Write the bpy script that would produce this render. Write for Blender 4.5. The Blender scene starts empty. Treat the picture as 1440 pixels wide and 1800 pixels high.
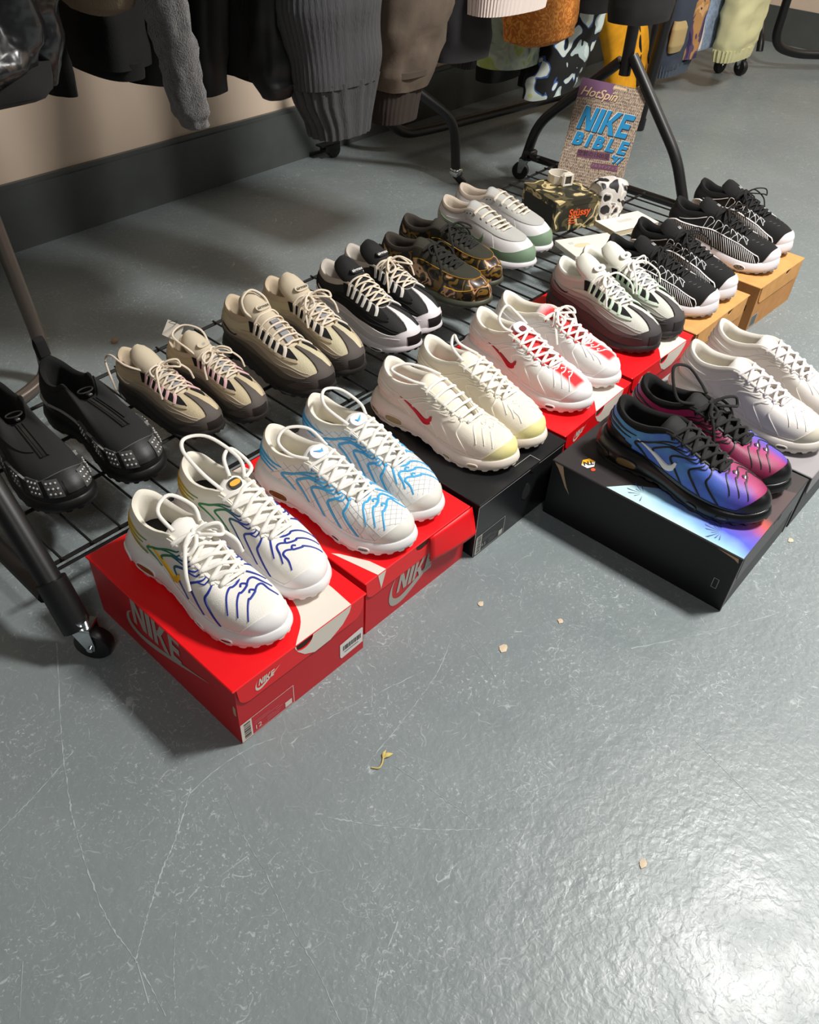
import bpy, math, random
import numpy as np
from mathutils import Vector, Matrix
from mathutils.bvhtree import BVHTree

SC = bpy.context.scene
COL = SC.collection
rnd = random.Random(7)

# ---------------------------------------------------------------- camera, world, lamps, exposure
def srgb(c):
    o = []
    for v in c[:3]:
        v = v / 255.0
        o.append(v / 12.92 if v <= .04045 else ((v + .055) / 1.055) ** 2.4)
    return (o[0], o[1], o[2], 1.0)

ROW = math.radians(50.4)          # the row of boxes runs along world +X; the camera looks between +X and +Y
cam_d = bpy.data.cameras.new('camera'); cam = bpy.data.objects.new('camera', cam_d); COL.objects.link(cam)
F_PX, PITCH, ROLL, CAM_Z = 1428.3, 0.7318, 0.066, 1.0351
cam_d.sensor_fit = 'HORIZONTAL'; cam_d.sensor_width = 36.0; cam_d.lens = F_PX / 1440.0 * 36.0
cam_d.clip_start = .02
fw = Vector((0, math.cos(PITCH), -math.sin(PITCH))); rt = Vector((1, 0, 0)); up = rt.cross(fw)
r2 = rt * math.cos(ROLL) + up * math.sin(ROLL); u2 = up * math.cos(ROLL) - rt * math.sin(ROLL)
m3 = Matrix((r2, u2, -fw)).transposed()
cam.matrix_world = Matrix.Translation((0, 0, CAM_Z)) @ (Matrix.Rotation(-ROW, 3, 'Z') @ m3).to_4x4()
SC.camera = cam

SC.view_settings.view_transform = 'Standard'
SC.view_settings.look = 'None'
SC.view_settings.gamma = 1.0
SC.view_settings.exposure = 0.43
SC.view_settings.use_curve_mapping = False

world = bpy.data.worlds.new('room_light'); SC.world = world; world.use_nodes = True
world.node_tree.nodes['Background'].inputs[0].default_value = srgb((236, 238, 240))
world.node_tree.nodes['Background'].inputs[1].default_value = 0.04

def ceiling_lamp(name, x, y, z, sx, sy, watt, col=(255, 252, 247), rot=0):
    l = bpy.data.lights.new(name, 'AREA'); l.shape = 'RECTANGLE'; l.size = sx; l.size_y = sy; l.energy = watt
    l.color = srgb(col)[:3]
    o = bpy.data.objects.new(name, l); o.location = (x, y, z); o.rotation_euler = (0, 0, rot); COL.objects.link(o)
    return o
ceiling_lamp('ceiling_lamp', 2.05, -.42, 2.75, .42, .42, 104)
ceiling_lamp('ceiling_lamp', 4.7, -.2, 2.75, .6, .6, 30)
ceiling_lamp('ceiling_lamp', -.9, -1.1, 2.75, .6, .6, 17)
ceiling_lamp('ceiling_lamp', 3.2, -2.8, 2.75, .6, .6, 20)

# ---------------------------------------------------------------- materials
MATS = {}
def _new(name):
    m = bpy.data.materials.new(name); m.use_nodes = True
    return m, m.node_tree.nodes, m.node_tree.links, m.node_tree.nodes['Principled BSDF']

def _bump(n, l, b, strength, scale, kind='noise', dist=.001, detail=3, stretch=None):
    tc = n.new('ShaderNodeTexCoord'); src = tc.outputs['Object']
    if stretch:
        mp = n.new('ShaderNodeMapping'); mp.inputs['Scale'].default_value = stretch
        l.new(src, mp.inputs[0]); src = mp.outputs[0]
    if kind == 'weave':
        t = n.new('ShaderNodeTexVoronoi'); t.inputs['Scale'].default_value = scale; out = t.outputs['Distance']
    elif kind == 'wave':
        t = n.new('ShaderNodeTexWave'); t.inputs['Scale'].default_value = scale; t.inputs['Distortion'].default_value = 1.5
        out = t.outputs['Fac']
    else:
        t = n.new('ShaderNodeTexNoise'); t.inputs['Scale'].default_value = scale; t.inputs['Detail'].default_value = detail
        out = t.outputs['Fac']
    l.new(src, t.inputs['Vector'])
    bp = n.new('ShaderNodeBump'); bp.inputs['Strength'].default_value = strength; bp.inputs['Distance'].default_value = dist
    l.new(out, bp.inputs['Height']); l.new(bp.outputs[0], b.inputs['Normal'])
    return t, out, src

def mat(name, c, rough=.6, bump=0, scale=300, kind='noise', metal=0, spec=.5, vary=.0, coat=0, sheen=0, dist=.001, stretch=None, vscale=None):
    if name in MATS: return MATS[name]
    m, n, l, b = _new(name)
    b.inputs['Base Color'].default_value = srgb(c); b.inputs['Roughness'].default_value = rough
    b.inputs['Metallic'].default_value = metal; b.inputs['Specular IOR Level'].default_value = spec
    b.inputs['Coat Weight'].default_value = coat; b.inputs['Coat Roughness'].default_value = .15
    b.inputs['Sheen Weight'].default_value = sheen
    if bump: _bump(n, l, b, bump, scale, kind, dist, stretch=stretch)
    if vary:
        tc = n.new('ShaderNodeTexCoord'); t = n.new('ShaderNodeTexNoise')
        t.inputs['Scale'].default_value = vscale or 40; t.inputs['Detail'].default_value = 5
        l.new(tc.outputs['Object'], t.inputs['Vector'])
        r = n.new('ShaderNodeValToRGB')
        r.color_ramp.elements[0].color = srgb([v * (1 - vary) for v in c]); r.color_ramp.elements[0].position = .3
        r.color_ramp.elements[1].color = srgb([min(255, v * (1 + vary)) for v in c]); r.color_ramp.elements[1].position = .7
        l.new(t.outputs['Fac'], r.inputs[0]); l.new(r.outputs[0], b.inputs['Base Color'])
    MATS[name] = m
    return m

def mat_ramp(name, vec, off, stops, rough=.55, noise=.0, nscale=30, bump=0, scale=400, interp='LINEAR', coat=0):
    """colour along the direction vec in the thing's own coordinates"""
    if name in MATS: return MATS[name]
    m, n, l, b = _new(name)
    tc = n.new('ShaderNodeTexCoord'); d = n.new('ShaderNodeVectorMath'); d.operation = 'DOT_PRODUCT'
    d.inputs[1].default_value = vec; l.new(tc.outputs['Object'], d.inputs[0])
    a = n.new('ShaderNodeMath'); a.operation = 'ADD'; a.inputs[1].default_value = off; l.new(d.outputs['Value'], a.inputs[0])
    out = a.outputs[0]
    if noise:
        t = n.new('ShaderNodeTexNoise'); t.inputs['Scale'].default_value = nscale; t.inputs['Detail'].default_value = 4
        l.new(tc.outputs['Object'], t.inputs['Vector'])
        s = n.new('ShaderNodeMath'); s.operation = 'MULTIPLY_ADD'; s.inputs[1].default_value = noise; s.inputs[2].default_value = -noise / 2
        l.new(t.outputs['Fac'], s.inputs[0])
        a2 = n.new('ShaderNodeMath'); a2.operation = 'ADD'; l.new(out, a2.inputs[0]); l.new(s.outputs[0], a2.inputs[1]); out = a2.outputs[0]
    r = n.new('ShaderNodeValToRGB'); r.color_ramp.interpolation = interp
    els = r.color_ramp.elements
    while len(els) < len(stops): els.new(.5)
    for e, (p, c) in zip(els, stops): e.position = p
    for e, (p, c) in zip(els, stops): e.color = srgb(c)
    l.new(out, r.inputs[0]); l.new(r.outputs[0], b.inputs['Base Color'])
    b.inputs['Roughness'].default_value = rough; b.inputs['Coat Weight'].default_value = coat
    if bump: _bump(n, l, b, bump, scale, 'weave')
    MATS[name] = m
    return m

def mat_blotch(name, cols, scale=18, rough=.6, bump=0, bscale=300, stretch=(1, 1, 1), distort=.6, coat=0, interp='CONSTANT', detail=2, kind='noise'):
    """patches of flat colour: cols = [(position, rgb)...]"""
    if name in MATS: return MATS[name]
    m, n, l, b = _new(name)
    tc = n.new('ShaderNodeTexCoord'); mp = n.new('ShaderNodeMapping'); mp.inputs['Scale'].default_value = stretch
    l.new(tc.outputs['Object'], mp.inputs[0])
    t = n.new('ShaderNodeTexNoise'); t.inputs['Scale'].default_value = scale; t.inputs['Detail'].default_value = detail
    t.inputs['Distortion'].default_value = distort; l.new(mp.outputs[0], t.inputs['Vector'])
    r = n.new('ShaderNodeValToRGB'); r.color_ramp.interpolation = interp
    els = r.color_ramp.elements
    while len(els) < len(cols): els.new(.5)
    for e, (p, c) in zip(els, cols): e.position = p
    for e, (p, c) in zip(els, cols): e.color = srgb(c)
    l.new(t.outputs['Fac'], r.inputs[0]); l.new(r.outputs[0], b.inputs['Base Color'])
    b.inputs['Roughness'].default_value = rough; b.inputs['Coat Weight'].default_value = coat
    if bump: _bump(n, l, b, bump, bscale, 'noise')
    MATS[name] = m
    return m

# ---------------------------------------------------------------- mesh helpers
def put(o, **k):
    for a, v in k.items():
        if v is not None: o[a] = v
    return o

def mk(name, V, F, m=None, parent=None, smooth=True, **props):
    me = bpy.data.meshes.new(name)
    me.from_pydata([tuple(map(float, v)) for v in V], [], [tuple(int(i) for i in f) for f in F])
    me.validate(); me.update()
    if smooth:
        me.polygons.foreach_set('use_smooth', [True] * len(me.polygons))
        try: me.set_sharp_from_angle(angle=math.radians(48))
        except Exception: pass
    o = bpy.data.objects.new(name, me); COL.objects.link(o)
    if m: me.materials.append(m)
    if parent: o.parent = parent
    return put(o, **props)

def empty(name, loc=(0, 0, 0), rz=0, rot=None, **props):
    o = bpy.data.objects.new(name, None); o.empty_display_size = .05
    o.location = loc; o.rotation_euler = rot if rot else (0, 0, rz); COL.objects.link(o)
    return put(o, **props)

def grid(P, cu=False, cv=False):
    """P[nu][nv] -> verts, quads; normal is du x dv"""
    P = np.asarray(P, float); nu, nv = P.shape[:2]
    V = P.reshape(-1, 3).tolist(); F = []
    for i in range(nu if cu else nu - 1):
        a = (i + 1) % nu
        for j in range(nv if cv else nv - 1):
            b = (j + 1) % nv
            F.append((i * nv + j, a * nv + j, a * nv + b, i * nv + b))
    return V, F

def merge(*parts):
    V, F = [], []
    for v, f in parts:
        o = len(V); V += list(map(list, v)); F += [tuple(i + o for i in q) for q in f]
    return V, F

def xf(vf, M):
    v, f = vf
    return [tuple(M @ Vector(p)) for p in v], f

def box(x0, x1, y0, y1, z0, z1, bev=0):
    if bev <= 0:
        V = [(x0, y0, z0), (x1, y0, z0), (x1, y1, z0), (x0, y1, z0), (x0, y0, z1), (x1, y0, z1), (x1, y1, z1), (x0, y1, z1)]
        return V, [(0, 3, 2, 1), (4, 5, 6, 7), (0, 1, 5, 4), (1, 2, 6, 5), (2, 3, 7, 6), (3, 0, 4, 7)]
    rings = []
    for z, i in ((z0, bev), (z0 + bev, 0), (z1 - bev, 0), (z1, bev)):
        a, b, c, d, s = x0 + i, x1 - i, y0 + i, y1 - i, bev * .6
        rings.append([(a + s, c, z), (b - s, c, z), (b, c + s, z), (b, d - s, z), (b - s, d, z), (a + s, d, z), (a, d - s, z), (a, c + s, z)])
    V, F = grid(np.array(rings).transpose(1, 0, 2), cu=True)
    n = len(rings)
    F.append(tuple(i * n for i in range(8))[::-1]); F.append(tuple(i * n + n - 1 for i in range(8)))
    return V, F

def prism(poly, z0, z1):
    """poly: ccw list of (x,y) -> extruded along z"""
    n = len(poly)
    V = [(x, y, z0) for x, y in poly] + [(x, y, z1) for x, y in poly]
    F = [(i, (i + 1) % n, (i + 1) % n + n, i + n) for i in range(n)]
    F.append(tuple(range(n))[::-1]); F.append(tuple(range(n, 2 * n)))
    return V, F

def smooth_path(pts, per=8, closed=False):
    P = np.asarray(pts, float); n = len(P)
    if n < 3: return P
    if closed: Q = np.vstack([P[-1], P, P[0], P[1]]); m = n
    else: Q = np.vstack([2 * P[0] - P[1], P, 2 * P[-1] - P[-2]]); m = n - 1
    out = []
    for i in range(m):
        p0, p1, p2, p3 = Q[i:i + 4]
        for t in np.arange(per) / per:
            out.append(.5 * (2 * p1 + (p2 - p0) * t + (2 * p0 - 5 * p1 + 4 * p2 - p3) * t * t + (3 * p1 - p0 - 3 * p2 + p3) * t ** 3))
    if not closed: out.append(P[-1])
    return np.array(out)

def fillet(pts, rad, n=7):
    P = [Vector(p) for p in pts]; out = [P[0]]
    for a, b, c in zip(P, P[1:], P[2:]):
        d1, d2 = (a - b), (c - b); r = min(rad, d1.length * .49, d2.length * .49)
        s, e = b + d1.normalized() * r, b + d2.normalized() * r
        for k in range(n + 1):
            t = k / n
            out.append(s * (1 - t) ** 2 + b * 2 * t * (1 - t) + e * t * t)
    out.append(P[-1])
    return [tuple(p) for p in out]

def tube(pts, r, n=10, closed=False, flat=1.0, up=None, cap=True):
    """round (or flattened) tube along pts; r may be a list"""
    P = np.asarray(pts, float); m = len(P)
    T = np.roll(P, -1, 0) - np.roll(P, 1, 0) if closed else np.gradient(P, axis=0)
    T /= np.linalg.norm(T, axis=1)[:, None] + 1e-12
    R = np.full(m, r) if np.isscalar(r) else np.asarray(r, float)
    a = np.array(up if up is not None else (0, 0, 1.0))
    if abs(T[0] @ a) > .95: a = np.array((1.0, 0, 0))
    A = []
    for t in T:
        if up is not None: a = np.array(up, float) if abs(t @ np.array(up)) < .97 else a
        a = a - (a @ t) * t; a /= np.linalg.norm(a) + 1e-12; A.append(a)
    A = np.array(A); B = np.cross(T, A)
    ang = np.arange(n) * 2 * math.pi / n
    G = P[:, None] + R[:, None, None] * (np.cos(ang)[None, :, None] * B[:, None] + flat * np.sin(ang)[None, :, None] * A[:, None])
    V, F = grid(G, cu=closed, cv=True)
    F = [f[::-1] for f in F]
    if cap and not closed:
        F.append(tuple(range(n))); F.append(tuple(range((m - 1) * n, m * n))[::-1])
    return V, F

def lathe(prof, n=24, axis='z'):
    """prof: list of (radius, height)"""
    G = []
    for k in range(n):
        c, s = math.cos(2 * math.pi * k / n), math.sin(2 * math.pi * k / n)
        if axis == 'z': G.append([(r * c, r * s, h) for r, h in prof])
        elif axis == 'x': G.append([(h, r * c, r * s) for r, h in prof])
        else: G.append([(r * s, h, r * c) for r, h in prof])
    V, F = grid(G, cu=True)
    m = len(prof)
    F.append(tuple(k * m for k in range(n))[::-1]); F.append(tuple(k * m + m - 1 for k in range(n)))
    return V, F

def text_vf(s, size, shear=0, bold=0, depth=0, align='CENTER', spacing=1.0):
    c = bpy.data.curves.new('text', 'FONT'); c.body = s; c.size = size; c.shear = shear; c.offset = bold; c.extrude = depth
    c.align_x = align; c.align_y = 'CENTER'; c.space_character = spacing; c.resolution_u = 3
    o = bpy.data.objects.new('text', c); COL.objects.link(o)
    me = bpy.data.meshes.new_from_object(o.evaluated_get(bpy.context.evaluated_depsgraph_get()))
    V = [tuple(v.co) for v in me.vertices]; F = [tuple(p.vertices) for p in me.polygons]
    bpy.data.objects.remove(o); bpy.data.curves.remove(c); bpy.data.meshes.remove(me)
    return V, F

def frame(o, ex, ey):
    """4x4 matrix of a flat frame: origin o, x axis ex, y axis ey"""
    ex = Vector(ex).normalized(); ey = Vector(ey); ey = (ey - ex * ey.dot(ex)).normalized(); ez = ex.cross(ey)
    M = Matrix((ex, ey, ez)).transposed().to_4x4(); M.translation = Vector(o)
    return M

SWOOSH = [(0, .42), (.03, .20), (.12, .06), (.24, .0), (.40, .03), (.62, .15), (1.0, .40), (.62, .235), (.42, .165), (.29, .15), (.19, .17), (.12, .24), (.10, .34), (.115, .46), (.06, .455)]
def fan(poly):
    """a (possibly concave) outline as triangles, in the xy plane"""
    from mathutils.geometry import tessellate_polygon
    t = tessellate_polygon([[Vector((x, y, 0)) for x, y in poly]])
    F = []
    for a, b, c in t:
        (x0, y0), (x1, y1), (x2, y2) = poly[a], poly[b], poly[c]
        F.append((a, b, c) if (x1 - x0) * (y2 - y0) - (x2 - x0) * (y1 - y0) > 0 else (a, c, b))
    return [(x, y, 0) for x, y in poly], F
def swoosh_poly(w):
    # a tick: rounded heavy bottom at the left, long thin tail to the upper right
    up_ = smooth_path([(0.105, .47), (.05, .33), (.06, .17), (.17, .10), (.34, .15), (.62, .28), (1.0, .47)], 6)
    lo = smooth_path([(1.0, .47), (.62, .215), (.36, .06), (.19, 0), (.06, .03), (.0, .15), (.025, .33), (.105, .47)], 6)
    p = np.vstack([lo[:-1], up_[:-1]])
    return [(x * w, y * w) for x, y in p]
BLK = {'N': [(0, 0, .26, 1), (.74, 0, 1, 1)], 'I': [(0, 0, .36, 1)], 'K': [(0, 0, .27, 1)], 'E': [(0, 0, .28, 1), (.28, 0, .85, .22), (.28, .39, .78, .61), (.28, .78, .85, 1)]}
def block_word(word, h, shear=.28, wide=.62, length=None):
    """heavy slanted capitals for the word on the boxes"""
    out = []; x = 0
    for ch in word:
        cw = {'N': .78, 'I': .36, 'K': .82, 'E': .62}[ch]
        polys = []
        for a, b, c, d in BLK[ch]:
            s = 1 if ch == 'I' else .78 if ch == 'N' else .82 if ch == 'K' else .72
            polys.append([(a * s, b), (c * s, b), (c * s, d), (a * s, d)])
        if ch == 'N': polys.append([(.0, 1), (.54, 0), (.78, 0), (.24, 1)])
        if ch == 'I': polys = [[(0, 0), (.27, 0), (.27, 1), (0, 1)]]; cw = .27
        if ch == 'K': polys += [[(.2, .42), (.55, 1), (.84, 1), (.36, .35)], [(.24, .58), (.56, 0), (.86, 0), (.40, .66)]]; cw = .84
        for p in polys:
            q = [((px + x + shear * py) * h * wide * 1.25, py * h) for px, py in p]
            fv, ff = fan(q); out.append(([(a_, b_, .00004 * len(out)) for a_, b_, _ in fv], ff))
        x += cw + .09
    V, F = merge(*out)
    L = (x - .09 + shear) * h * wide * 1.25
    if length: V = [(v[0] * length / L, v[1], v[2]) for v in V]; L = length
    return V, F, L

# ---------------------------------------------------------------- the room
def floor_material():
    m, n, l, b = _new('painted_concrete_floor')
    tc = n.new('ShaderNodeTexCoord')
    def noise(s, d=4, dist=0, rough=.55):
        t = n.new('ShaderNodeTexNoise'); t.inputs['Scale'].default_value = s; t.inputs['Detail'].default_value = d
        t.inputs['Distortion'].default_value = dist; t.inputs['Roughness'].default_value = rough
        l.new(tc.outputs['Object'], t.inputs['Vector']); return t
    def ramp(src, stops):
        r = n.new('ShaderNodeValToRGB'); els = r.color_ramp.elements
        while len(els) < len(stops): els.new(.5)
        for e, (p, c) in zip(els, stops): e.position = p
        for e, (p, c) in zip(els, stops): e.color = (c, c, c, 1) if np.isscalar(c) else srgb(c)
        l.new(src, r.inputs[0]); return r
    def math_(op, a, bb):
        q = n.new('ShaderNodeMath'); q.operation = op
        for i, v in enumerate((a, bb)):
            if np.isscalar(v): q.inputs[i].default_value = v
            else: l.new(v, q.inputs[i])
        return q.outputs[0]
    base = ramp(noise(2.2, 6).outputs['Fac'], [(.3, (118, 127, 129)), (.7, (129, 138, 139))])
    # hairline scratches: thin cell borders of a warped voronoi, broken up by noise
    warp = noise(9, 3)
    mixv = n.new('ShaderNodeVectorMath'); mixv.operation = 'MULTIPLY_ADD'; mixv.inputs[1].default_value = (.18, .18, .18)
    l.new(warp.outputs['Color'], mixv.inputs[0]); l.new(tc.outputs['Object'], mixv.inputs[2])
    masks = []
    for sc, wd, st, th in ((6.1, .004, (1, .6, 1), .56), (11, .009, (1.6, .7, 1), .55), (19, .022, (.7, 1.7, 1), .57)):
        mp = n.new('ShaderNodeMapping'); mp.inputs['Scale'].default_value = st; l.new(mixv.outputs[0], mp.inputs[0])
        v = n.new('ShaderNodeTexVoronoi'); v.feature = 'DISTANCE_TO_EDGE'; v.inputs['Scale'].default_value = sc
        l.new(mp.outputs[0], v.inputs['Vector'])
        ln = ramp(v.outputs['Distance'], [(0, 1.0), (wd, 0.0)])
        gate = ramp(noise(sc * 1.7, 5).outputs['Fac'], [(th, 0.0), (th + .12, 1.0)])
        masks.append(math_('MULTIPLY', ln.outputs[0], gate.outputs[0]))
    for ang, st in ((.5, (300, 45, 1)), (2.1, (240, 40, 1)), (1.2, (420, 70, 1))):
        mp = n.new('ShaderNodeMapping'); mp.inputs['Rotation'].default_value = (0, 0, ang); l.new(mixv.outputs[0], mp.inputs[0])
        mp2 = n.new('ShaderNodeMapping'); mp2.inputs['Scale'].default_value = st; l.new(mp.outputs[0], mp2.inputs[0])
        t = n.new('ShaderNodeTexNoise'); t.inputs['Scale'].default_value = 1; t.inputs['Detail'].default_value = 2; l.new(mp2.outputs[0], t.inputs['Vector'])
        sr = ramp(t.outputs['Fac'], [(.665, 0.0), (.72, 1.0)]); sg = ramp(noise(5 + ang, 4).outputs['Fac'], [(.42, 0.0), (.62, 1.0)])
        masks.append(math_('MULTIPLY', sr.outputs[0], sg.outputs[0]))
    fleck = ramp(noise(190, 3, 1.0).outputs['Fac'], [(.60, 0.0), (.67, 1.0)])
    fgate = ramp(noise(7, 4).outputs['Fac'], [(.40, 0.1), (.62, 1.0)])
    masks.append(math_('MULTIPLY', fleck.outputs[0], fgate.outputs[0]))
    tot = masks[0]
    for q in masks[1:]: tot = math_('ADD', tot, math_('MULTIPLY', q, .8))
    tot = math_('MINIMUM', math_('MULTIPLY', tot, .75), .7)
    mx = n.new('ShaderNodeMixRGB'); l.new(tot, mx.inputs[0]); l.new(base.outputs[0], mx.inputs[1]); mx.inputs[2].default_value = srgb((190, 198, 200))
    l.new(mx.outputs[0], b.inputs['Base Color'])
    rr = ramp(noise(14, 4).outputs['Fac'], [(.3, .33), (.75, .46)])
    l.new(rr.outputs[0], b.inputs['Roughness'])
    b.inputs['Specular IOR Level'].default_value = .5
    h1 = noise(95, 2, .4); h2 = noise(34, 2)
    hh = math_('ADD', math_('MULTIPLY', h1.outputs['Fac'], .6), math_('MULTIPLY', h2.outputs['Fac'], .8))
    bp = n.new('ShaderNodeBump'); bp.inputs['Strength'].default_value = .30; bp.inputs['Distance'].default_value = .004
    l.new(hh, bp.inputs['Height']); l.new(bp.outputs[0], b.inputs['Normal'])
    return m

WALL_T = .12
def wall_y(x): return 2.245 + (x - 1.0) * .042       # the back wall runs a little off the row
mk('floor', *box(-4.5, 6.6, -4.5, 3.4, -.05, 0), floor_material(), smooth=False, kind='structure')
wall_m = mat('wall_paint', (232, 210, 188), .75, .06, 60, vary=.03, vscale=3)
skirt_m = mat('skirting_paint', (84, 88, 86), .35, .05, 40, vary=.06, vscale=9)
xa, xb = -4.4, 5.46
def wall_run(off0, off1, z0, z1, bev=0):
    V, F = box(0, 1, 0, 1, z0, z1)
    W = []
    for x, y, z in V:
        X = xa + (xb - xa) * x
        W.append((X, wall_y(X) + (off1 if y > .5 else off0), z))
    return W, F
mk('wall_back', *wall_run(.018, .018 + WALL_T, 0, 2.9), wall_m, smooth=False, kind='structure')
mk('baseboard_back', *merge(wall_run(0, .02, 0, .165), wall_run(.006, .02, .165, .178)), skirt_m, smooth=False, kind='structure')
yr = wall_y(xb)
mk('wall_right', *box(xb + .018, xb + .14, -1.2, yr + .1, 0, 2.9), wall_m, smooth=False, kind='structure')
mk('baseboard_right', *merge(box(xb, xb + .02, -1.2, yr, 0, .165), box(xb + .006, xb + .02, -1.2, yr, .165, .178)), skirt_m, smooth=False, kind='structure')

# scuffs cut through the floor paint
def floor_strip(pts, w):
    P = smooth_path([(x, y, 0) for x, y in pts], 14); rg = random.Random(int(w * 1e6) + len(pts)); P[:, 0] += [(rg.random() - .5) * .0016 for _ in P]; P[:, 1] += [(rg.random() - .5) * .0016 for _ in P]; T = np.gradient(P, axis=0); T /= np.linalg.norm(T, axis=1)[:, None]
    N = np.stack([-T[:, 1], T[:, 0], 0 * T[:, 0]], 1)
    ww = w * np.array([max(.25, rg.random() * 1.5 - .25) for i in range(len(P))])[:, None]
    z = np.array((0, 0, .0004))
    return grid(np.stack([P - N * ww, P - N * ww * .5 + z, P + N * ww * .5 + z, P + N * ww], 1))
SCUFFS = [([(0.722, 0.486), (0.643, 0.453), (0.557, 0.435), (0.443, 0.418)], .0007), ([(0.356, 0.403), (0.393, 0.349), (0.441, 0.289), (0.494, 0.234)], .0011),
    ([(0.627, 0.469), (0.524, 0.499), (0.449, 0.519), (0.345, 0.56), (0.248, 0.561), (0.214, 0.537)], .0008), ([(0.258, 0.568), (0.204, 0.526), (0.165, 0.502), (0.131, 0.477), (0.105, 0.456), (0.081, 0.436)], .0011),
    ([(0.264, 0.92), (0.182, 0.768), (0.146, 0.691), (0.125, 0.642), (0.104, 0.577), (0.085, 0.497), (0.082, 0.435), (0.072, 0.364)], .0011), ([(0.082, 0.435), (0.066, 0.387)], .0007),
    ([(0.287, 0.531), (0.264, 0.462), (0.251, 0.401), (0.231, 0.336), (0.218, 0.272), (0.199, 0.215)], .0007),
    ([(0.474, 0.393), (0.483, 0.326), (0.489, 0.26)], .0006), ([(0.209, 0.444), (0.25, 0.439)], .0008), ([(0.899, 0.255), (1.026, 0.176), (1.18, 0.092)], .0009),
    ([(0.324, 0.243), (0.272, 0.223), (0.231, 0.197)], .0009), ([(0.14, 0.438), (0.108, 0.399), (0.088, 0.368)], .0006), ([(0.166, 0.45), (0.184, 0.451)], .0007),
    ([(0.053, 0.695), (0.107, 0.708), (0.18, 0.731)], .0007), ([(0.727, 0.464), (0.697, 0.381)], .0006), ([(0.814, 0.098), (0.781, -0.023)], .0005), ([(-0.006, 0.529), (-0.038, 0.478)], .0006)]

# ---------------------------------------------------------------- shoes
# a left shoe in its own frame: x heel to toe, y to the outer side, z up; u runs round the foot (0 toe, 4.5 outer side, 9 heel,
# 13.5 inner side), r climbs from the sole (0) to the edge of the opening (1)
def cr(C, u):
    C = np.asarray(C, float); N = len(C); u = np.mod(np.asarray(u, float), N)
    i = np.floor(u).astype(int) % N; f = u - np.floor(u)
    if C.ndim == 2: f = f[..., None]
    p0, p1, p2, p3 = C[(i - 1) % N], C[i], C[(i + 1) % N], C[(i + 2) % N]
    return .5 * (2 * p1 + (p2 - p0) * f + (2 * p0 - 5 * p1 + 4 * p2 - p3) * f * f + (3 * p1 - p0 - 3 * p2 + p3) * f ** 3)

BASE = np.array([(.303, -.008), (.293, .018), (.270, .037), (.235, .0485), (.190, .050), (.140, .044), (.095, .037), (.05, .036), (.015, .026),
                 (0, 0), (.015, -.026), (.05, -.034), (.095, -.031), (.14, -.033), (.19, -.042), (.235, -.0485), (.27, -.045), (.293, -.031)])
def sym(a): return np.array(list(a) + list(a[1:9])[::-1], float)      # ten values from toe round to heel, mirrored on the inner side
DEFAULT = dict(
    ox=sym([.214, .2125, .205, .187, .158, .117, .080, .046, .019, .009]),
    oy=sym([0, .012, .0190, .0228, .0248, .0275, .0305, .0300, .0215, 0]) * np.array([1] * 10 + [-1] * 8),
    oz=sym([.070, .071, .0740, .0815, .0930, .1040, .0925, .0890, .1000, .1090]),
    zb=sym([.034, .031, .028, .027, .028, .034, .041, .045, .047, .047]),
    z0=sym([.013, .010, .005, .001, .001, .008, .003, .0, .002, .004]),
    k1=sym([.72, .72, .66, .60, .58, .55, .52, .50, .46, .45]),
    a2=sym([.52, .52, .50, .46, .46, .42, .20, .06, .0, .0]),
    s2=sym([.04, .06, .10, .16, .22, .26, .36, .36, .38, .40]),
    b1=sym([.004, .004, .003, .002, .001, .001, .002, .004, .004, .005]),
    c2=sym([0, 0, 0, 0, 0, 0, .003, .006, .007, .006]),
    out=sym([.004, .004, .004, .005, .003, .001, .006, .012, .014, .012]),
    rings=[(0, -.006), (.05, -.001), (.22, .0015), (.45, .002), (.7, .0005), (.88, -.0005), (.97, -.0015), (1.0, -.004)],
    roll=.0075, L=1.0, W=1.0, H=1.0, tongue_top=(.102, .112), tongue_w=(.022, .031), tongue_t=.0048, tl=(-.011, -.007, -.005, -.003, .0), teeth=1)

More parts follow.
